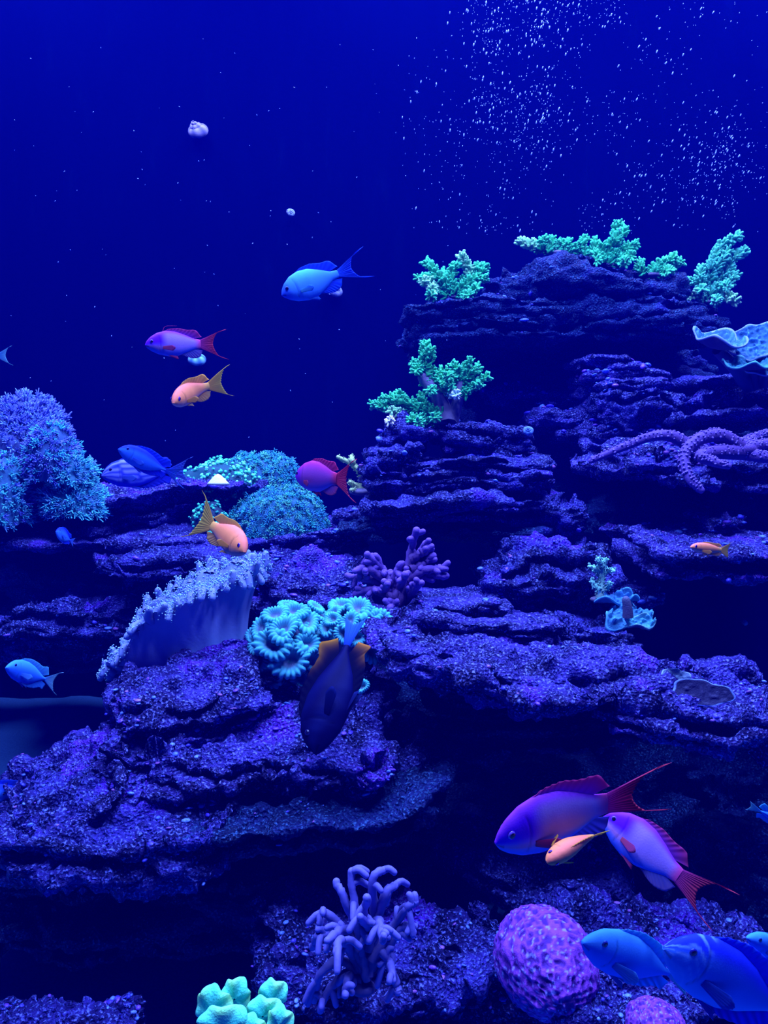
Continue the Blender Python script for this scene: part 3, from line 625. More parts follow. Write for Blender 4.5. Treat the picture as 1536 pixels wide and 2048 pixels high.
for px, py, rx, ry in ((566, 1305, 62, 78), (700, 1262, 58, 46)):
    G = mound_surface(2 * rx * s, 2 * rx * s * .8, ry * s * 1.2, px, 40, .08); mb.grid(G + P(px, py + ry * .3, Yc + .05) - org, (.06, .09, .24), wrap=True)
mb.build('coral_base', CORAL, cc)
rs = np.random.RandomState(5)
heads = [(580, 1322, 31), (548, 1290, 30), (612, 1246, 24), (566, 1262, 25), (520, 1318, 21), (540, 1352, 22), (516, 1290, 19), (590, 1226, 22), (552, 1232, 21), (612, 1290, 22), (626, 1262, 17), (524, 1258, 20), (510, 1336, 17), (560, 1374, 19), (536, 1378, 14),
         (508, 1300, 15), (640, 1232, 18), (622, 1322, 18), (600, 1356, 18), (520, 1360, 15), (576, 1212, 16), (505, 1270, 14), (630, 1216, 15), (655, 1285, 18), (646, 1310, 14),
         (682, 1214, 22), (718, 1220, 24), (758, 1244, 25), (776, 1268, 15), (666, 1240, 15), (738, 1264, 15), (740, 1296, 24), (700, 1244, 17), (712, 1275, 17), (690, 1268, 18), (742, 1228, 17), (668, 1226, 14), (726, 1308, 15), (655, 1256, 16)]
for k, (px, py, r) in enumerate(heads):
    g = (566, 1300, 78, 88) if px < 648 else (708, 1262, 70, 52)
    u, v = (px - g[0]) / g[2], (py - g[1]) / g[3]; dd = max(0, 1 - u * u - v * v) ** .5
    h = bpy.data.objects.new('polyp', CUPS[k % 5]); COL.objects.link(h); h.parent = cc
    h.location = tuple(P(px, py, Yc + .06 - .075 * dd) - org)
    N = Vector((u * .9, -.35 - .75 * dd, -v * .75 + .55)).normalized()
    h.rotation_euler = (N.to_track_quat('Z', 'Y').to_matrix() @ Matrix.Rotation(rs.rand() * 6.28, 3, 'Z')).to_euler()
    q = r * s * 1.12; h.scale = (q, q, q * .8)
for k, (px, py, r, Yq, lab) in enumerate(((686, 1388, 15, .95, 'single cyan polyp peeking out beside the dark tang'), (726, 1374, 13, .98, 'single cyan polyp on the rock right of the dark tang'))):
    h = bpy.data.objects.new('stray_polyp', CUPS[k]); COL.objects.link(h); h.location = tuple(P(px, py, Yq)); q = r * Yq / F; h.scale = (q, q, q * 1.2)
    h.rotation_euler = (.9, .3 - .6 * k, 0); tag(h, lab, 'coral')

# toadstool leather coral: a flaring cup with a ruffled, polyp-covered rim
Yt = 1.13; s = Yt / F; org = P(410, 1340, Yt)
tl = empty('toadstool_coral', org, 'pale lilac leather coral shaped like a ruffled fan', 'coral')
n, mrows = 150, 34
th = np.linspace(0, 2 * math.pi, n, endpoint=False)
bx0 = np.stack((14 + 74 * np.cos(th), 55 * np.sin(th), 0 * th), 1) * s
base_x = 400; 
lob = 0.55 * np.sin(9 * th + .6) + 0.45 * np.sin(14 * th + 1.9) + .3 * np.sin(23 * th)
ex = -38 + 158 * np.cos(th); ey = 62 * np.sin(th)
ez = 132 + 74 * np.cos(th) + 16 * np.sin(th) + 26 * np.sin(th) ** 2 + lob * 8
ez = np.where(np.cos(th) < -.5, ez - 70 * (-np.cos(th) - .5) / .5, ez)
rim = np.stack((ex * (1 + .04 * lob), ey * (1 + .06 * lob), ez), 1) * s
rows = []
for t in np.linspace(0, 1, mrows):
    f = t ** 1.5; g2 = t ** .85
    r = bx0 * (1 - f) + rim * f; r[:, 2] = bx0[:, 2] * (1 - g2) + rim[:, 2] * g2
    r[:, :2] *= 1 - .10 * math.sin(math.pi * t)
    r[:, 2] += lob * .004 * t ** 3
    r[:, 1] += .004 * np.sin(6 * th + 1) * t
    rows.append(r)
G = np.array(rows)
colr = np.linspace(0, 1, mrows)[:, None, None]
Cw = np.array((.12, .26, .62)) * (1 - colr) + np.array((.20, .21, .66)) * colr + 0 * G
w0 = np.exp(-((np.linspace(0, 1, mrows) / .2) ** 2))[:, None, None] * (np.cos(th) > .2)[None, :, None]
Cw = Cw * (1 - w0) + np.array((.10, .42, .62)) * w0
mb = MB(); mb.grid(G, Cw, wrap=True); mb.build('stalk', SOFT, tl)
inner = []
cen = np.array((-30 * s, 0, 150 * s))
for t in np.linspace(0, 1, 20):
    r = rim * (1 - t) + cen * t; r[:, 2] += (.010 * math.sin(math.pi * min(1, t * 2.2)) * (1 - t) + .003 * lob * (1 - t)); 
    if t == 0: pass
    inner.append(r)
GI = np.array(inner); mb = MB(); mb.grid(GI[:, ::-1], (.13, .19, .58), wrap=True); cap = mb.build('cap', SOFT, tl)
mb = MB(); rs = np.random.RandomState(8); pts, nn = [], []
lip = MB()
for k in range(46):        # folded lobes along the rim
    a = (k + rs.uniform(-.3, .3)) / 46 * 2 * math.pi; i = int(a / (2 * math.pi) * n) % n
    p0 = rim[i]; outd = unit((math.cos(a) * .6, math.sin(a), .0)); Ls = rs.uniform(10, 24) * s
    dn = rs.rand() < .5 and math.sin(a) < .2
    tipd = unit(outd * (.8 if dn else .25) + np.array((0, 0, -.45 if dn else 1.0)) + rs.normal(size=3) * .15)
    pth = smooth_path([p0 - outd * 14 * s - (0, 0, 6 * s), p0 + (0, 0, 3 * s), p0 + tipd * Ls], 9)
    lip.tube(pth, np.linspace(11, 7, 9) * s, 9, (.14, .18, .56), (.17, .26, .68), k=3)
    for j in range(34):
        u = rs.uniform(2, 8.9); q = pth[int(u)] ; d = unit(rs.normal(size=3) + (0, -.2, .9)); pts.append(q + d * np.interp(u, (0, 8), (11, 7)) * s); nn.append(d)
lip.build('lobes', SOFT, cap)
gi = GI[:14].reshape(-1, 3); ids = rs.choice(len(gi), 1500)
pts = np.concatenate((np.array(pts), gi[ids] + rs.normal(size=(1500, 3)) * .002)); nn = np.concatenate((np.array(nn), np.tile((0, -.2, 1.0), (1500, 1)) + rs.normal(size=(1500, 3)) * .35))
PB = tmpl_of(lambda m: (m.tube([(0, 0, 0), (0, 0, 1.0)], (.18, .15), 4, (.6, .6, .8), cap=False), m.blob((0, 0, 1.15), (.42, .42, .3), 6, 4, (1.3, 1.3, 1.2))))
pts = pts + 0; scatter(mb, PB, pts, nn, 3.5 * s * rs.uniform(.7, 1.3, len(pts)), np.tile((.22, .44, .72), (len(pts), 1)) * rs.uniform(.7, 1.25, (len(pts), 1)), rs)
tag(mb.build('polyps', SOFT, cap), kind='stuff')

# purple dome corals
def dome(name, label, px, py, rx, ry, Y, D, seed, c0=(.05, .012, .22), c1=(.20, .045, .52)):
    s = Y / F; n = 150
    th = np.linspace(0, 2 * math.pi, n, endpoint=False); ph = np.linspace(.01, math.pi - .01, 100)
    U = np.stack((np.sin(ph)[:, None] * np.cos(th), np.sin(ph)[:, None] * np.sin(th), np.cos(ph)[:, None] + 0 * th), -1).reshape(-1, 3)
    U = U[:, (0, 2, 1)] * np.array((1, -1, 1))
    k = 1 + .06 * fbm(U * 1.6 + seed, seed, 3)
    w = fbm(U * 11 + seed, seed + 2, 2); ridg = 1 - np.abs(noise(U * 9 + seed, seed + 5)) * 2
    V = U * (k + .022 * w + .030 * ridg)[:, None] * np.array((rx * s, D / 2, ry * s))
    t = sstep(-.2, .9, ridg)[:, None]; C = np.array(c0) * (1 - t) + np.array(c1) * t
    sp = (noise(U * 22, 8) > .60)[:, None]; C = np.where(sp, np.array((.20, .20, .75)), C)
    mb = MB(); mb.grid(V.reshape(100, n, 3)[:, ::-1], C.reshape(100, n, 3)[:, ::-1], wrap=True); o = mb.build(name, CORAL)
    o.location = tuple(P(px, py, Y + D / 2)); o.rotation_euler = (0, math.radians(12), 0); tag(o, label, 'coral'); return o
dome('dome_coral', 'large purple dome coral with a bumpy surface near the bottom', 1090, 1922, 112, 102, .70, .13, 71)
dome('dome_coral', 'small purple dome coral cut off by the bottom edge', 1315, 2062, 62, 56, .64, .07, 72)

# green lobed coral at the bottom edge
Yg = .60; s = Yg / F; org = P(485, 2075, Yg)
lb = empty('lobed_coral', org, 'glowing green and yellow lobed coral at the bottom edge', 'coral')
for (px, py, rx, ry, dy, sd, tilt) in ((428, 2010, 36, 40, 0, 1, -12), (472, 1988, 30, 34, .01, 2, 6), (450, 2044, 52, 34, -.02, 3, 0), (546, 1990, 30, 34, .012, 4, 10), (528, 2022, 36, 30, -.005, 5, -4), (560, 2040, 26, 28, -.015, 6, 8), (500, 2055, 30, 26, -.02, 7, 0)):
    n = 70; th = np.linspace(0, 2 * math.pi, n, endpoint=False)
    sc_ = 1 + .09 * np.abs(np.cos(th * 4.5 + sd)) + .05 * np.cos(3 * th + sd)
    prof = [(.05, .62, 0), (.35, .60, .1), (.62, .52, .3), (.85, .38, .75), (.98, .12, 1), (.97, -.1, .9), (.8, -.35, .4), (.4, -.5, .1), (.05, -.52, 0)]
    G = np.zeros((len(prof), n, 3)); C = np.zeros_like(G)
    for i, (r, y, w) in enumerate(prof):
        G[i, :, 0] = r * sc_ * np.cos(th) * rx * s; G[i, :, 2] = r * sc_ * np.sin(th) * ry * s; G[i, :, 1] = -y * 26 * s + .003 * np.sin(5 * th + sd) * w
        gl = .5 + .5 * np.sin(3 * th + sd)
        C[i] = np.array((.05, .66, .58)) * (1 - w) + (np.array((.22, .80, .30))[None] * gl[:, None] + np.array((.10, .82, .62))[None] * (1 - gl[:, None])) * w
    G = (G.reshape(-1, 3) @ rot('Y', tilt).T).reshape(G.shape)
    mb = MB(); mb.grid(G + P(px, py, Yg + dy) - org, C, wrap=True); mb.build('lobe', CORAL, lb)

# plate corals
def plate(name, label, px, py, Y, rx, ry, normal, seed, col, rimc, under, wav=.10, cup=.25, o=None, part='plate', warts=1.0, thick=.004, spin=0):
    s = Y / F; n, m_ = 90, 26; th = np.linspace(0, 2 * math.pi, n, endpoint=False); rs = np.random.RandomState(seed)
    out = 1 + .10 * np.cos(2 * th + rs.rand() * 6) + .08 * np.cos(3 * th + rs.rand() * 6) + .05 * np.cos(7 * th + rs.rand() * 6)
    R = np.linspace(.01, 1, m_)
    X = R[:, None] * out * np.cos(th) * rx * s; Yy = R[:, None] * out * np.sin(th) * ry * s
    Z = cup * rx * s * R[:, None] ** 2 + wav * rx * s * R[:, None] ** 3 * np.cos(4 * th + seed)[None]
    top = np.stack((X, Yy, Z), -1); q = top.reshape(-1, 3)
    wt = np.maximum(0, noise(q * 210, seed)) * .0060 * warts * (np.repeat(R, n) < .93)
    tz = top.copy(); tz[..., 2] += wt.reshape(m_, n)
    bot = top.copy(); bot[..., 2] -= thick
    Ct = np.array(col) * np.ones_like(top) * (0.65 + 90 * wt.reshape(m_, n, 1)); Ct[-2:] = rimc
    Cb = np.array(under) * np.ones_like(top); Cb[-1] = rimc
    G = np.concatenate((tz, bot[::-1])); C = np.concatenate((np.clip(Ct, 0, .9), Cb[::-1]))
    M = np.array(Vector(normal).normalized().to_track_quat('Z', 'Y').to_matrix()) @ rot('Z', spin)
    G = (G.reshape(-1, 3) @ M.T).reshape(G.shape)
    c = P(px, py, Y); mb = MB()
    if o is None and label:
        o = empty(name, c, label, 'coral')
    mb.grid(G + c - np.array(o.location), C, wrap=True); mb.build(part, CORAL, o); return o
BLU = (.035, .16, .42); RIM = (.16, .27, .55); UND = (.05, .04, .14)
pc = plate('plate_coral', 'blue plate coral with curled pale rims below the topmost ledge', 1434, 694, 1.44, 56, 44, (.12, -.40, .9), 3, BLU, RIM, UND, cup=.42, wav=.14, warts=1.5)
plate('', '', 1508, 690, 1.46, 42, 52, (-.40, -.75, .6), 4, BLU, RIM, UND, cup=.30, wav=.1, warts=1.5, o=pc)
plate('', '', 1490, 736, 1.42, 44, 30, (.0, -.35, .95), 6, (.03, .20, .36), (.08, .36, .46), UND, cup=.3, wav=.15, o=pc)
plate('', '', 1532, 728, 1.44, 40, 40, (-.3, -.7, .6), 8, BLU, RIM, UND, cup=.3, wav=.1, warts=1.5, o=pc)
mb = MB()
for w in (((1434, 700), (1470, 735, .04), (1500, 775, .10)), ((1508, 700), (1512, 740, .05), (1510, 775, .10)), ((1532, 735), (1530, 760, .06), (1520, 780, .12))):
    mb.tube(smooth_path(pxpath(w, 1.46) - np.array(pc.location), 8), np.linspace(.010, .016, 8), 9, UND, BLU)
mb.build('stalk', CORAL, pc)
pd = plate('paddle_coral', 'dark paddle-shaped coral with a thin bright rim on the rough ledge', 1404, 1386, .94, 58, 28, (-.05, -.9, .42), 11, (.03, .03, .11), (.12, .22, .75), (.03, .03, .1), wav=.03, cup=.03, warts=.3)
plate('', '', 1354, 1354, .96, 27, 16, (-.4, -.75, .5), 12, (.10, .17, .34), (.16, .28, .5), (.05, .07, .14), wav=.15, o=pd, part='small_plate', warts=.3)
en = plate('encrusting_coral', 'turquoise crust coral spreading under the pale branching coral', 1258, 1228, 1.12, 54, 34, (.15, -.55, .8), 13, (.04, .22, .50), (.08, .36, .60), (.05, .1, .3), wav=.2, cup=-.1, warts=1.6)
plate('', '', 1280, 1248, 1.10, 36, 16, (.1, -.5, .85), 14, (.06, .34, .58), (.16, .45, .55), (.05, .1, .3), wav=.2, o=en)
plate('', '', 1232, 1200, 1.14, 42, 18, (.0, -.4, .9), 15, (.03, .18, .48), (.06, .30, .58), (.05, .1, .3), wav=.25, o=en)
mb = MB(); mb.tube(smooth_path(pxpath([(1256, 1235), (1255, 1215), (1252, 1200)], 1.09) - np.array(en.location), 8), np.linspace(.008, .006, 8), 9, (.05, .05, .12), (.07, .09, .2)); mb.build('stub', CORAL, en)

# sea stars with knobbly arms
def sea_star(label, arms, Y, r_px, seed, col=(.07, .035, .22), tipc=(.10, .06, .36)):
    s = Y / F; rs = np.random.RandomState(seed); org = P(arms[0][0][0], arms[0][0][1], Y + arms[0][0][2]); o = empty('sea_star', org, label, 'sea star')
    mb = MB(); mb.blob((0, 0, 0), (r_px * 1.5 * s, r_px * 1.5 * s, r_px * .95 * s), 16, 9, col); mb.build('disc', CORAL, o)
    for a in arms:
        pts = smooth_path(pxpath(a, Y), 30) - org; rad = r_px * s * np.linspace(1, .42, 30)
        mb = MB(); mb.tube(pts, rad, 12, col, tipc, k=4)
        k = int(np.linalg.norm(np.diff(pts, axis=0), axis=1).sum() / s * 1.6); i = rs.randint(0, 29, k); t = pts[i + 1] - pts[i]
        A, B, _ = frames(t); an = rs.uniform(0, 6.28, k)[:, None]; d = A * np.cos(an) + B * np.sin(an); keep = d[:, 2] > -.35
        scatter(mb, BEAD[0], (pts[i] + d * rad[i][:, None] * .92)[keep], d[keep], 5.0 * s * rs.uniform(.6, 1.2, keep.sum()), np.tile((.15, .10, .48), (keep.sum(), 1)) * rs.uniform(.7, 1.3, (keep.sum(), 1)), rs)
        mb.build('arm', CORAL, o)
    return o
sea_star('knobbly purple sea star with curling arms on the bright shelf', [
    [(1490, 900, 0), (1440, 872, -.01), (1395, 880, -.03), (1368, 912, -.05), (1378, 955, -.07), (1402, 980, -.08)], [(1490, 905, 0), (1430, 905, -.03), (1400, 912, -.05), (1430, 925, -.06), (1456, 932, -.065)],
    [(1490, 900, 0), (1520, 890, .0), (1570, 880, .02)], [(1490, 905, 0), (1530, 915, -.02), (1580, 920, -.02)], [(1490, 898, 0), (1500, 880, .05), (1540, 865, .09)]], 1.26, 16, 81)
sea_star('purple sea star stretching one thin arm over the dark gap', [
    [(1378, 890, 0), (1340, 872, 0), (1300, 874, .0), (1250, 893, .0), (1205, 912, .01), (1182, 922, .02)], [(1378, 890, 0), (1400, 895, .06), (1420, 905, .1)], [(1378, 890, 0), (1395, 880, .08), (1410, 872, .14)]], 1.34, 13, 82)

# snails and shells
def snail(name, label, px, py, Y, r_px, face, seed, c0=(.10, .10, .30), c1=(.22, .22, .46)):
    s = Y / F; n, m_ = 110, 14; t = np.linspace(0, 1, n); a = t * 2 * math.pi * 3.4
    grow = .10 + .90 * t ** 1.4
    cx = np.stack((grow * .52 * np.cos(a), grow * .52 * np.sin(a), 1.15 * (1 - grow) * 1.0), 1); rr = grow * .50
    ph = np.linspace(0, 2 * math.pi, m_, endpoint=False); rad = np.stack((np.cos(a), np.sin(a), 0 * a), 1)
    G = cx[:, None] + rr[:, None, None] * (rad[:, None] * np.cos(ph)[None, :, None] + np.array((0, 0, 1.)) * np.sin(ph)[None, :, None])
    w = (.5 + .5 * np.sin(a * 6 + seed))[:, None, None]; C = np.array(c0) * (1 - w) + np.array(c1) * w + 0 * G
    M = np.array(Vector(face).normalized().to_track_quat('Z', 'Y').to_matrix())
    mb = MB(); mb.grid((G.reshape(-1, 3) @ M.T).reshape(G.shape) * r_px * s, C, wrap=True)
    o = empty(name, P(px, py, Y), label, 'snail'); mb.build('shell', CORAL, o)
    mb = MB(); e = (cx[-1] @ M.T) * r_px * s; mb.blob(e, (rr[-1] * r_px * s * .9,) * 3, 10, 6, (.12, .12, .25)); mb.build('foot', CORAL, o)
    return o
Yb = YW - .03
snail('turban_snail', 'large pale turban snail high on the back wall', 397, 268, Yb, 24, (-.3, -.8, .7), 1, (.10, .09, .24), (.32, .26, .42))
snail('turban_snail', 'tiny pale snail on the back wall above the pale blue fish', 581, 427, Yb, 10, (.2, -.9, .3), 2, (.12, .16, .34), (.28, .36, .5))
snail('turban_snail', 'round snail on the back wall below the pale blue fish tail', 668, 585, Yb, 19, (.3, -.7, .5), 3, (.10, .12, .36), (.20, .22, .5))
snail('turban_snail', 'blue-capped snail on the back wall under the purple fish belly', 393, 724, Yb, 22, (0, -.6, .8), 4, (.05, .15, .5), (.2, .5, .75))
snail('turban_snail', 'blue snail on the rocks at the top of the layered tower', 1056, 864, 1.40, 13, (-.2, -.8, .6), 5, (.05, .10, .42), (.10, .25, .7))
n = 24; th = np.linspace(0, 2 * math.pi, n, endpoint=False); mb = MB(); s = 1.48 / F
G = np.array([np.stack((r * 23 * s * np.cos(th) * (1 + .05 * np.cos(5 * th)), r * 18 * s * np.sin(th), np.full(n, z * 20 * s)), 1) for r, z in ((.02, 1), (.25, .9), (.55, .55), (.85, .15), (1, 0), (.9, -.12), (.02, -.12))])
mb.grid(G, np.where((np.arange(7) < 4)[:, None, None], (.62, .72, .66), (.25, .3, .4)) + 0 * G, wrap=True); o = mb.build('limpet_shell', CORAL); o.location = tuple(P(436, 968, 1.48)); tag(o, 'white cone shell sitting on the sloping violet ledge', 'shell')
snail('turban_snail', 'tiny blue shell far back in the dark gap', 1489, 1246, 1.6, 7, (0, -1, .4), 6, (.08, .12, .4), (.12, .2, .55))

# ------------------------------------------------------------------ fish
def curve(tab, t):
    x, y = np.array(tab).T; u = np.linspace(0, 1, 401); v = np.interp(u, x, y)
    k = np.exp(-np.linspace(-2.2, 2.2, 25) ** 2); k /= k.sum()
    vp = np.concatenate((2 * v[0] - v[12:0:-1], v, 2 * v[-1] - v[-2:-14:-1])); v2 = np.convolve(vp, k, 'valid')
    w = sstep(0, .05, u); return np.interp(t, u, v2 * w + v * (1 - w))
SHAPES = {  # (top, bottom, half width) along the body from snout (0) to tail root (1), in body lengths
    'anthias': ([(0, .0), (.03, .045), (.1, .10), (.22, .155), (.38, .185), (.55, .175), (.72, .13), (.88, .078), (1, .062)], [(0, -.012), (.03, -.05), (.1, -.09), (.22, -.135), (.4, -.165), (.58, -.155), (.74, -.115), (.88, -.072), (1, -.06)], [(0, .012), (.05, .04), (.15, .07), (.3, .085), (.5, .08), (.75, .045), (1, .016)]),
    'chromis': ([(0, .0), (.03, .06), (.1, .13), (.22, .20), (.38, .235), (.55, .22), (.72, .15), (.88, .07), (1, .05)], [(0, -.012), (.03, -.05), (.1, -.105), (.22, -.165), (.4, -.205), (.58, -.19), (.74, -.13), (.88, -.065), (1, -.05)], [(0, .012), (.05, .04), (.15, .075), (.3, .095), (.5, .085), (.75, .045), (1, .015)]),
    'tang': ([(0, .0), (.03, .06), (.08, .13), (.16, .20), (.3, .25), (.48, .25), (.65, .20), (.8, .12), (.92, .05), (1, .032)], [(0, -.03), (.03, -.07), (.1, -.13), (.22, -.20), (.38, -.235), (.55, -.225), (.7, -.175), (.83, -.10), (.93, -.045), (1, -.032)], [(0, .015), (.05, .045), (.15, .075), (.35, .09), (.55, .08), (.8, .04), (1, .014)]),
    'slender': ([(0, .0), (.03, .04), (.1, .08), (.22, .115), (.4, .13), (.58, .12), (.76, .09), (.9, .06), (1, .05)], [(0, -.012), (.03, -.04), (.1, -.07), (.22, -.105), (.4, -.12), (.58, -.115), (.76, -.085), (.9, -.058), (1, -.05)], [(0, .015), (.05, .045), (.15, .07), (.3, .085), (.5, .08), (.75, .05), (1, .018)]),
}
def mixc(a, b, w): w = np.clip(w, 0, 1)[..., None]; return np.asarray(a, float) * (1 - w) + np.asarray(b, float) * w
def skin_purple(t, v):
    c = mixc((.29, .18, .74), (.10, .008, .90), sstep(.42, .26, t) * sstep(-.45, .05, v))
    c = mixc(c, (.05, .12, .80), sstep(-.35, -.9, v)); c = mixc(c, (.20, .03, .62), sstep(.55, .95, v)); c = mixc(c, (.50, .05, .30), sstep(.86, 1., t))
    return mixc(c, (.48, .16, .40), np.exp(-((t - .2) / .14) ** 2 - ((v + .42) / .10) ** 2) * .8)
def skin_magenta(t, v):
    c = mixc((.30, .06, .46), (.20, .015, .64), sstep(.30, .12, t)); c = mixc(c, (.20, .13, .72), sstep(-.2, -.9, v)); c = mixc(c, (.36, .03, .32), sstep(.2, .9, v)); return mixc(c, (.50, .035, .14), sstep(.82, 1., t))
def skin_orange(t, v):
    c = mixc((.86, .27, .11), (.74, .36, .36), sstep(-.1, -.9, v)); c = mixc(c, (.85, .22, .16), sstep(.3, 1, v)); return mixc(c, (.80, .42, .10), sstep(.80, 1., t))
def skin_blue(t, v):
    c = mixc((.03, .16, .86), (.012, .03, .86), sstep(.15, .75, v)); return mixc(c, (.06, .28, .9), sstep(-.1, -.7, v) * .5)
def skin_pale(t, v):
    c = mixc((.05, .26, .90), (.06, .42, .88), sstep(.1, .7, v) * np.exp(-((t - .45) / .22) ** 2)); return mixc(c, (.02, .05, .8), sstep(.22, .05, t) * .7)
def skin_striped(t, v):
    w = np.sin((v * 1.0 + .18 * np.sin(t * 5 + 1)) * 15) * .5 + .5; c = mixc((.02, .04, .55), (.20, .24, .85), sstep(.45, .75, w) * sstep(1., .75, t))
    return mixc(c, (.03, .04, .8), sstep(-.55, -.8, v))
def skin_face(t, v):
    c = skin_blue(t, v); w = np.sin((v * .9 + t * 2.2 + .1 * np.sin(t * 30)) * 17) * .5 + .5
    return mixc(c, (.10, .26, .92), sstep(.7, .95, w) * sstep(.30, .22, t))
def skin_dark(t, v): return mixc((.0015, .0015, .035), (.002, .003, .055), .5 + .5 * np.sin(v * 5 + t * 9))
def skin_sky(t, v): return mixc((.02, .14, .86), (.04, .26, .90), sstep(-.2, .6, v))
PALET = {
    'purple': dict(skin=skin_purple, dorsal=((.22, .03, .62), (.42, .04, .24)), anal=((.12, .14, .66), (.20, .14, .55)), tail=((.40, .04, .38), (.62, .06, .13)), pec=((.55, .08, .22), (.45, .06, .35)), pel=((.45, .06, .35), (.55, .06, .25)), eye=(.12, .06, .7)),
    'magenta': dict(skin=skin_magenta, dorsal=((.45, .04, .34), (.60, .05, .25)), anal=((.20, .12, .62), (.55, .12, .35)), tail=((.62, .05, .16), (.66, .08, .22)), pec=((.6, .08, .2), (.5, .08, .3)), pel=((.45, .08, .3), (.55, .06, .2)), eye=(.12, .03, .8)),
    'orange': dict(skin=skin_orange, dorsal=((.80, .30, .10), (.80, .48, .10)), anal=((.80, .40, .14), (.74, .50, .2)), tail=((.76, .42, .08), (.70, .56, .10)), pec=((.80, .38, .06), (.78, .45, .1)), pel=((.75, .40, .2), (.7, .5, .2)), eye=(.10, .02, .75)),
    'blue': dict(skin=skin_blue, dorsal=((.012, .03, .8), (.02, .08, .85)), anal=((.012, .03, .8), (.02, .06, .8)), tail=((.02, .05, .8), (.08, .24, .85)), pec=((.03, .1, .8), (.05, .2, .85)), pel=((.02, .06, .8), (.03, .1, .8)), eye=(.01, .01, .25)),
    'pale': dict(skin=skin_pale, dorsal=((.02, .06, .80), (.02, .10, .8)), anal=((.02, .08, .8), (.02, .12, .8)), tail=((.03, .14, .85), (.03, .10, .82)), pec=((.12, .55, .8), (.06, .3, .85)), pel=((.03, .12, .8), (.04, .2, .85)), eye=(.02, .02, .3)),
    'striped': dict(skin=skin_striped, dorsal=((.02, .03, .6), (.04, .06, .8)), anal=((.02, .03, .7), (.03, .05, .8)), tail=((.02, .04, .7), (.1, .2, .8)), pec=((.05, .1, .75), (.1, .2, .8)), pel=((.02, .05, .7), (.03, .08, .8)), eye=(.02, .02, .3)),
    'dark': dict(skin=skin_dark, dorsal=((.002, .002, .03), (.62, .27, .015)), anal=((.002, .002, .03), (.70, .27, .03)), tail=((.01, .04, .55), (.05, .22, .85)), pec=((.002, .002, .05), (.006, .012, .16)), pel=((.006, .006, .1), (.01, .02, .2)), eye=(.01, .01, .15)),
    'face': dict(skin=skin_face, dorsal=((.012, .03, .8), (.02, .08, .85)), anal=((.012, .03, .8), (.02, .06, .8)), tail=((.02, .05, .8), (.08, .24, .85)), pec=((.02, .08, .7), (.03, .12, .75)), pel=((.02, .06, .8), (.03, .1, .8)), eye=(.01, .01, .25)),
    'sky': dict(skin=skin_sky, dorsal=((.03, .2, .85), (.10, .5, .9)), anal=((.03, .2, .85), (.05, .3, .9)), tail=((.04, .25, .88), (.25, .62, .9)), pec=((.04, .2, .85), (.1, .4, .9)), pel=((.03, .15, .8), (.05, .2, .85)), eye=(.01, .02, .3)),
}
def fin(root, tip, c0, c1, thick, rays=9, edge=1.0, m=9, curl=0.0, tipfade=False):
    """Thin ribbed fin between a root line and a tip line, closed and thicker at the root."""
    n = len(root); w = np.linspace(0, 1, m)[:, None, None]
    mid = root[None] * (1 - w) + tip[None] * w
    u = np.linspace(0, 1, n)
    mid[..., 1] += (curl * w[..., 0] ** 2 + thick * .9 * np.sin(u * rays * 2 * math.pi)[None] * w[..., 0])
    th = thick * (1 - .85 * w[..., 0]) * np.clip(np.sin(np.clip(u, .02, .98) * math.pi) * 3, .15, 1)[None]
    A, B = mid.copy(), mid.copy(); A[..., 1] += th; B[..., 1] -= th
    G = np.concatenate((A, B[::-1])); ww = np.concatenate((w, w[::-1])) ** edge
    C = np.asarray(c0) * (1 - ww) + np.asarray(c1) * ww + 0 * G
    if tipfade: C = np.asarray(c0) + (C - np.asarray(c0)) * sstep(.55, 1.0, u)[None, :, None]
    C = C * (0.90 + .10 * np.cos(u * rays * 2 * math.pi))[None, :, None]
    return G, C
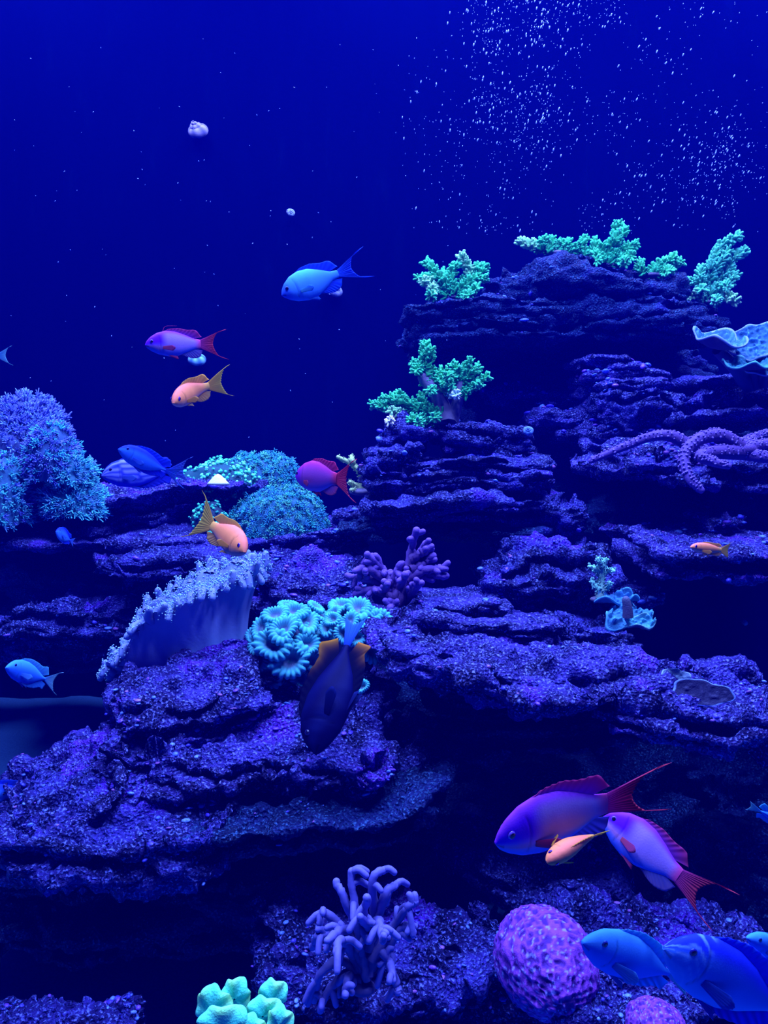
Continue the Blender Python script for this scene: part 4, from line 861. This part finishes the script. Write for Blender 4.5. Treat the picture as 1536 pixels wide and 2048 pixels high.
def fish(name, label, head, tail, shape='anthias', pal='purple', up=(0, 0, 1), bend=0.0, vbend=0.0, fork=1.0, deep=1.0, detail=1.0, dors=1.0, cat='fish', group=None, lean=0.0, spike=0.0, fat=1.0, tail_h=1.0):
    """Fish from snout (px, py, Y) to tail root (px, py, Y)."""
    hp, tp = P(*head), P(*tail); Lb = np.linalg.norm(hp - tp); fx = (hp - tp) / Lb
    upv = np.asarray(up, float); upv = unit(upv - fx * upv.dot(fx)); lat = np.cross(upv, fx)
    if lean: a = math.radians(lean); upv, lat = upv * math.cos(a) + lat * math.sin(a), lat * math.cos(a) - upv * math.sin(a)
    M = np.stack((fx, lat, upv), 1); org = (hp + tp) / 2
    o = empty(name, org, label, cat, group); pl = PALET[pal]
    top, bot, wid = SHAPES[shape]
    Tp = lambda t: curve(top, t) * deep; Bt = lambda t: curve(bot, t) * deep; Wd = lambda t: np.maximum(curve(wid, t), .006) * fat
    def place(G):
        """Body frame (x = 1 at the snout, 0 at the tail root, in body lengths) to world offsets, bent along the spine."""
        g = np.asarray(G, float).reshape(-1, 3).copy(); q = np.maximum(0, .75 - g[:, 0])
        g[:, 1] += bend * q ** 2; g[:, 2] += vbend * q ** 2; g[:, 0] += (bend ** 2 + vbend ** 2) * q ** 3 * .45
        g[:, 0] -= .5
        return ((g * Lb) @ M.T).reshape(np.shape(G))
    n, mm = int(44 * detail) + 8, int(24 * detail) + 6
    t = np.linspace(0, 1, n) ** 1.15; ph = np.linspace(0, 2 * math.pi, mm, endpoint=False)
    cz, hz = (Tp(t) + Bt(t)) / 2, np.maximum((Tp(t) - Bt(t)) / 2, .004)
    sz = np.sign(np.cos(ph)) * np.abs(np.cos(ph)) ** 1.0; sy = np.sign(np.sin(ph)) * np.abs(np.sin(ph)) ** 1.12
    G = np.stack((np.broadcast_to(1 - t[:, None], (n, mm)), Wd(t)[:, None] * sy, cz[:, None] + hz[:, None] * sz), -1)
    T2, V2 = np.broadcast_to(t[:, None], (n, mm)), np.broadcast_to(sz, (n, mm))
    C = pl['skin'](T2, V2)
    gill = np.exp(-((T2 - .235 - .03 * np.cos(V2 * 2)) / .008) ** 2) * (np.abs(V2) < .75)
    G[..., 1] *= 1 - .06 * gill; C = C * (1 - .35 * gill[..., None])
    mouth = np.exp(-((V2 + .45) / .12) ** 2) * (T2 < .055); C = C * (1 - .6 * mouth[..., None])
    mb = MB(); mb.grid(place(G), C, wrap=True)
    mb.add(place(np.concatenate((G[0], [[1 + .002, 0, cz[0]]]))), None, [(i, mm, (i + 1) % mm) for i in range(mm)], np.concatenate((C[0], C[0][:1])))
    body = mb.build('body', FISH, o)
    def put(nm, G, C, par=o):
        mb = MB(); mb.grid(place(G), C, wrap=False)
        mb.build(nm, FIN, par)
    # dorsal and anal fins
    k = int(30 * detail) + 8; u = np.linspace(0, 1, k)
    tang = shape == 'tang'
    td = .26 + .60 * u if not tang else .20 + .70 * u
    h = (.085 * (np.sin(np.clip(u * 1.15, 0, 1) * math.pi * .55) * .75 + .5 * np.exp(-((u - .88) / .12) ** 2)) * np.clip((1.02 - u) * 9, 0, 1) + .008) * dors
    if tang: h = (.075 * np.sin(np.clip(u * 1.3 + .1, 0, 1) * math.pi / 2) + .07 * np.exp(-((u - .93) / .10) ** 2)) * np.clip((1.03 - u) * 12, .1, 1) * dors
    root = np.stack((1 - td, 0 * u, Tp(td) - .012), 1); tipl = root + np.stack((-.05 - .12 * u ** 3, 0 * u, h + .012), 1)
    eg = 4.0 if pal == 'dark' else 1.0; tf = pal == 'dark'
    G, C = fin(root, tipl, *pl['dorsal'], .006, 11, eg, tipfade=tf); put('dorsal_fin', G, C)
    if spike:
        mb = MB(); q0 = np.array((1 - .33, 0, Tp(np.array([.33]))[0])); mb.tube(place(smooth_path([q0, q0 + (-.06, 0, .09), q0 + (-spike, 0, .10)], 12)), np.linspace(.006, .0015, 12) * Lb, 5, pl['dorsal'][1]); mb.build('dorsal_spine', FIN, o)
    ta = .60 + .28 * u if not tang else .42 + .48 * u
    ha = (.11 * np.sin(np.clip(u * 1.2, 0, 1) * math.pi * .6) * np.clip((1.02 - u) * 6, 0, 1) + .008) * dors
    if tang: ha = h * .85
    root = np.stack((1 - ta, 0 * u, Bt(ta) + .012), 1); tipl = root + np.stack((-.07 - .08 * u, 0 * u, -ha - .012), 1)
    G, C = fin(root, tipl, *pl['anal'], .006, 8, eg, tipfade=tf); put('anal_fin', G, C)
    # forked tail
    k = int(36 * detail) + 9; v = np.linspace(-1, 1, k); av = np.abs(v)
    r0 = Tp(np.array([1.]))[0]
    root = np.stack((0 * v + .02, 0 * v, v * r0 * .95), 1)
    hx = .23 + .05 * av + fork * (.10 * av ** 2.2 + .17 * av ** 12); hz_ = (.17 * av ** .8 + .05 * av ** 3) * tail_h
    tipl = np.stack((-hx, 0 * v, np.sign(v) * hz_), 1)
    G, C = fin(root, tipl, *pl['tail'], .009, 13, .8, m=12); put('tail_fin', G, C)
    # paired fins and eyes
    for sd in (1, -1):
        k = 12; u = np.linspace(0, 1, k); tp_ = .30
        y0 = Wd(np.array([tp_]))[0]
        root = np.stack((np.full(k, 1 - tp_) , np.full(k, 0.), -.035 * deep - .05 * u), 1)
        tipl = root + np.stack((-.16 - .05 * np.sin(u * math.pi), 0 * u, .01 - .05 * u), 1)
        G, C = fin(root, tipl, *pl['pec'], .004, 5, 1, m=7); G[..., 1] = G[..., 1] * 1 + sd * (y0 * .93 + .40 * (1 - tp_ - G[..., 0])); put('pectoral_fin', G, C)
        tv = .36; z0 = Bt(np.array([tv]))[0]
        root = np.stack((1 - tv - .06 * u, 0 * u, np.full(k, z0 + .015)), 1); tipl = root + np.stack((-.13 - .08 * (1 - u), 0 * u, -.075 + .05 * u), 1)
        G, C = fin(root, tipl, *pl['pel'], .004, 4, 1, m=6); G[..., 1] += sd * (.022 + .25 * np.maximum(0, (z0 + .015 - G[..., 2]))); put('pelvic_fin', G, C)
        te = .115 if not tang else .14; ve = .28 if not tang else .42; re = .034 if not tang else .027
        zc = curve([(0, 0), (1, 0)], np.array([0.]))[0]; ce, he = ((Tp(np.array([te])) + Bt(np.array([te]))) / 2)[0], ((Tp(np.array([te])) - Bt(np.array([te]))) / 2)[0]
        ye = Wd(np.array([te]))[0] * math.sqrt(max(0, 1 - ve ** 2)) * .92
        c = np.array((1 - te, sd * ye, ce + he * ve))
        mb = MB(); th_ = np.linspace(0, 2 * math.pi, 14, endpoint=False); pq = np.linspace(0, math.pi / 2, 6)
        Ge = np.stack((re * np.cos(pq)[:, None] * np.cos(th_), sd * (re * .5 * np.sin(pq)[:, None] + 0 * th_), re * np.cos(pq)[:, None] * np.sin(th_)), -1) + c
        Ce = np.where((np.arange(6) >= 3)[:, None, None], np.array((.004, .004, .03)), np.array(pl['eye'])) + 0 * Ge
        mb.grid(place(Ge), Ce, wrap=True); mb.build('eye', EYE, o)
    return o
# mid-water
fish('damselfish', 'pale blue fish swimming alone in open water below the bubbles', (563, 590, 1.12), (676, 548, 1.14), 'chromis', 'pale', deep=1.12, bend=.06, vbend=.0, fork=1.0, tail_h=1.15)
fish('anthias', 'purple fish with a red lyre tail in open water', (290, 689, 1.02), (402, 688, 1.05), 'anthias', 'purple', bend=-.05, fork=.9, spike=.26, deep=1.32, tail_h=1.3)
fish('anthias', 'small orange fish turned away below the purple lyre-tailed fish', (346, 806, 1.02), (396, 772, 1.10), 'anthias', 'orange', bend=.35, fork=.55, deep=1.0, tail_h=1.25, fat=1.2)
fish('striped_tang', 'blue tang with wavy lines behind the plain blue tang', (203, 950, 1.30), (336, 943, 1.34), 'tang', 'striped', fork=.5, deep=.92)
fish('blue_tang', 'plain deep blue tang overlapping the striped tang', (237, 897, 1.22), (330, 942, 1.27), 'tang', 'blue', up=(.25, 0, 1), fork=1.0, deep=.80, vbend=.04)
fish('anthias', 'magenta fish with a wide red tail beside the layered tower', (592, 952, 1.06), (680, 958, 1.00), 'anthias', 'magenta', fork=.9, deep=1.4, bend=.10, tail_h=1.45, fat=1.3, dors=.9)
fish('anthias', 'orange fish with a raised yellow tail above the leather coral', (490, 1104, .98), (438, 1056, 1.05), 'anthias', 'orange', up=(.55, -.1, 1), bend=-.25, fork=.6, deep=1.25, tail_h=1.9, fat=1.5)
fish('blue_tang', 'little blue fish in front of the violet ledge at the frame side', (112, 1062, 1.3), (140, 1080, 1.34), 'tang', 'blue', fork=.4, deep=1.1, detail=.5)
fish('blue_tang', 'pale blue fish above the sand at the frame edge', (12, 1334, 1.05), (90, 1358, 1.12), 'tang', 'sky', fork=.6, deep=.8, detail=.7)
fish('blue_tang', 'blue fish whose pale tail alone enters the frame edge', (-90, 715, .95), (-8, 712, .95), 'tang', 'sky', fork=.5, deep=.8, detail=.6, tail_h=1.1)
fish('blue_tang', 'blue fish half hidden behind the sloping front slab', (-70, 1588, 1.0), (70, 1584, 1.04), 'tang', 'blue', fork=.6, deep=.6, detail=.6)
fish('dark_tang', 'dark tang diving head down with orange-edged fins', (628, 1508, .84), (692, 1288, .93), 'tang', 'dark', up=(-1, .15, -.2), fork=.25, deep=.84, fat=1.3, bend=-.05, tail_h=.5, dors=1.25)
fish('anthias', 'rockwork orange fish hiding under a ledge', (1381, 1094, 1.08), (1442, 1100, 1.11), 'slender', 'orange', fork=.4, deep=1.0, detail=.6, dors=.5)
# front right
fish('anthias', 'large purple fish swimming toward the middle in the lower front', (990, 1684, .56), (1208, 1602, .60), 'anthias', 'purple', up=(.30, 0, 1), bend=.06, fork=1.15, deep=1.42, detail=1.7, spike=0, tail_h=.95)
fish('anthias', 'purple and red fish diving away behind the large purple one', (1208, 1632, .64), (1358, 1752, .60), 'anthias', 'purple', up=(.75, 0, .65), bend=-.04, fork=1.15, deep=1.45, detail=1.5, tail_h=1.15)
fish('anthias', 'small slim orange fish under the large purple fish', (1094, 1724, .545), (1178, 1664, .58), 'slender', 'orange', up=(.35, -.75, .6), bend=.12, fork=.15, deep=1.35, detail=1.0, dors=.3, tail_h=.4, fat=1.6)
fish('blue_tang', 'smooth bright blue tang beside the purple dome coral', (1166, 1882, .58), (1338, 1946, .62), 'tang', 'sky', up=(.35, 0, 1), fork=.5, deep=.72, detail=1.4, dors=.7, tail_h=.7)
fish('blue_tang', 'large deep blue tang with a lined face cut off by the lower corner', (1330, 1892, .54), (1560, 2020, .56), 'tang', 'face', up=(.5, 0, 1), fork=.6, deep=.85, detail=1.5)
fish('blue_tang', 'blue fish tail pointing in at the frame edge above the tangs', (1600, 1660, .6), (1520, 1622, .6), 'tang', 'sky', fork=.1, deep=.6, detail=.6, tail_h=.5)
fish('blue_tang', 'pale blue fish snout poking in above the large deep blue tang', (1494, 1874, .62), (1600, 1920, .64), 'tang', 'sky', up=(.3, 0, 1), fork=.5, deep=.6, detail=.7)

# ------------------------------------------------------------------ bubbles and drifting specks
m, nt, b = new_mat('air_bubble'); b.inputs['Base Color'].default_value = (.15, .24, .72, 1); b.inputs['Roughness'].default_value = .25; b.inputs['Specular IOR Level'].default_value = .4
BUBM = m
mb = MB(); mb.blob((0, 0, 0), (1, 1, 2.4), 7, 5); BUB = mb.mesh('air_bubble'); BUB.materials.append(BUBM)
rs = np.random.RandomState(77)
def plume(n):
    k = 60000; px, py = rs.uniform(800, 1560, k), rs.uniform(-20, 470, k)
    d = .5 + .6 * fbm(np.stack((px / 120., py / 120., px * 0 + 3.3), 1), 66, 3)
    st = np.exp(-((px - (1010 + .02 * py)) / 95.) ** 2) * np.clip(1.25 - py / 420., 0, 1) + .55 * np.exp(-((px - 1180) / 160.) ** 2) * np.clip(1 - py / 200., 0, 1) + .45 * np.exp(-((px - (1270 - .1 * py)) / 60.) ** 2) * sstep(120, 220, py) + .75 * np.exp(-((px - 1450) / 90.) ** 2 - ((py - (330 - .5 * (px - 1450))) / 75.) ** 2) + .10
    keep = rs.rand(k) < st * np.clip(d, 0, 1); return np.stack((px, py), 1)[keep][:n]
pp = plume(1900)
Yp = rs.uniform(1.35, 2.1, len(pp)); rr = (.45 + .85 * rs.rand(len(pp)) ** 3) * Yp / F
order = np.argsort(-rr * F / Yp)
for i in order[:300]:
    o = bpy.data.objects.new('air_bubble', BUB); COL.objects.link(o); o.location = tuple(P(pp[i, 0], pp[i, 1], Yp[i])); q = rr[i] * 1.15; o.scale = (q, q, q)
    o.rotation_euler = (0, math.radians(8 + 22 * (pp[i, 0] - 900) / 600 + rs.uniform(-8, 8)), 0)
    tag(o, 'tiny silvery air bubble in the plume above the reef', 'bubble', 'air bubbles in the plume above the reef')
BV, BQ, BC = tmpl_of(lambda m: m.blob((0, 0, 0), (1, 1, 1.9), 5, 4))
ii = order[300:]; mb = MB()
scatter(mb, (BV, BQ, BC), np.array([P(pp[i, 0], pp[i, 1], Yp[i]) for i in ii]), np.array([(math.sin(.14 + .38 * (pp[i, 0] - 900) / 600), 0, 1.) for i in ii]), rr[ii], np.ones((len(ii), 3)), rs)
tag(mb.build('fine_bubbles', BUBM), 'fine haze of smallest bubbles drifting above the reef', 'bubbles', kind='stuff')
mb = MB(); npt = 120
sp = np.array([P(rs.uniform(20, 1000), rs.uniform(60, 900), rs.uniform(.8, 2.1)) for _ in range(npt)])
scatter(mb, (BV, BQ, BC), sp, rs.normal(size=(npt, 3)), .0007 * rs.uniform(.4, 1.0, npt) * sp[:, 1], np.ones((npt, 3)), rs)
tag(mb.build('drifting_specks', BUBM), 'pale specks drifting in the open blue water', 'specks', kind='stuff')
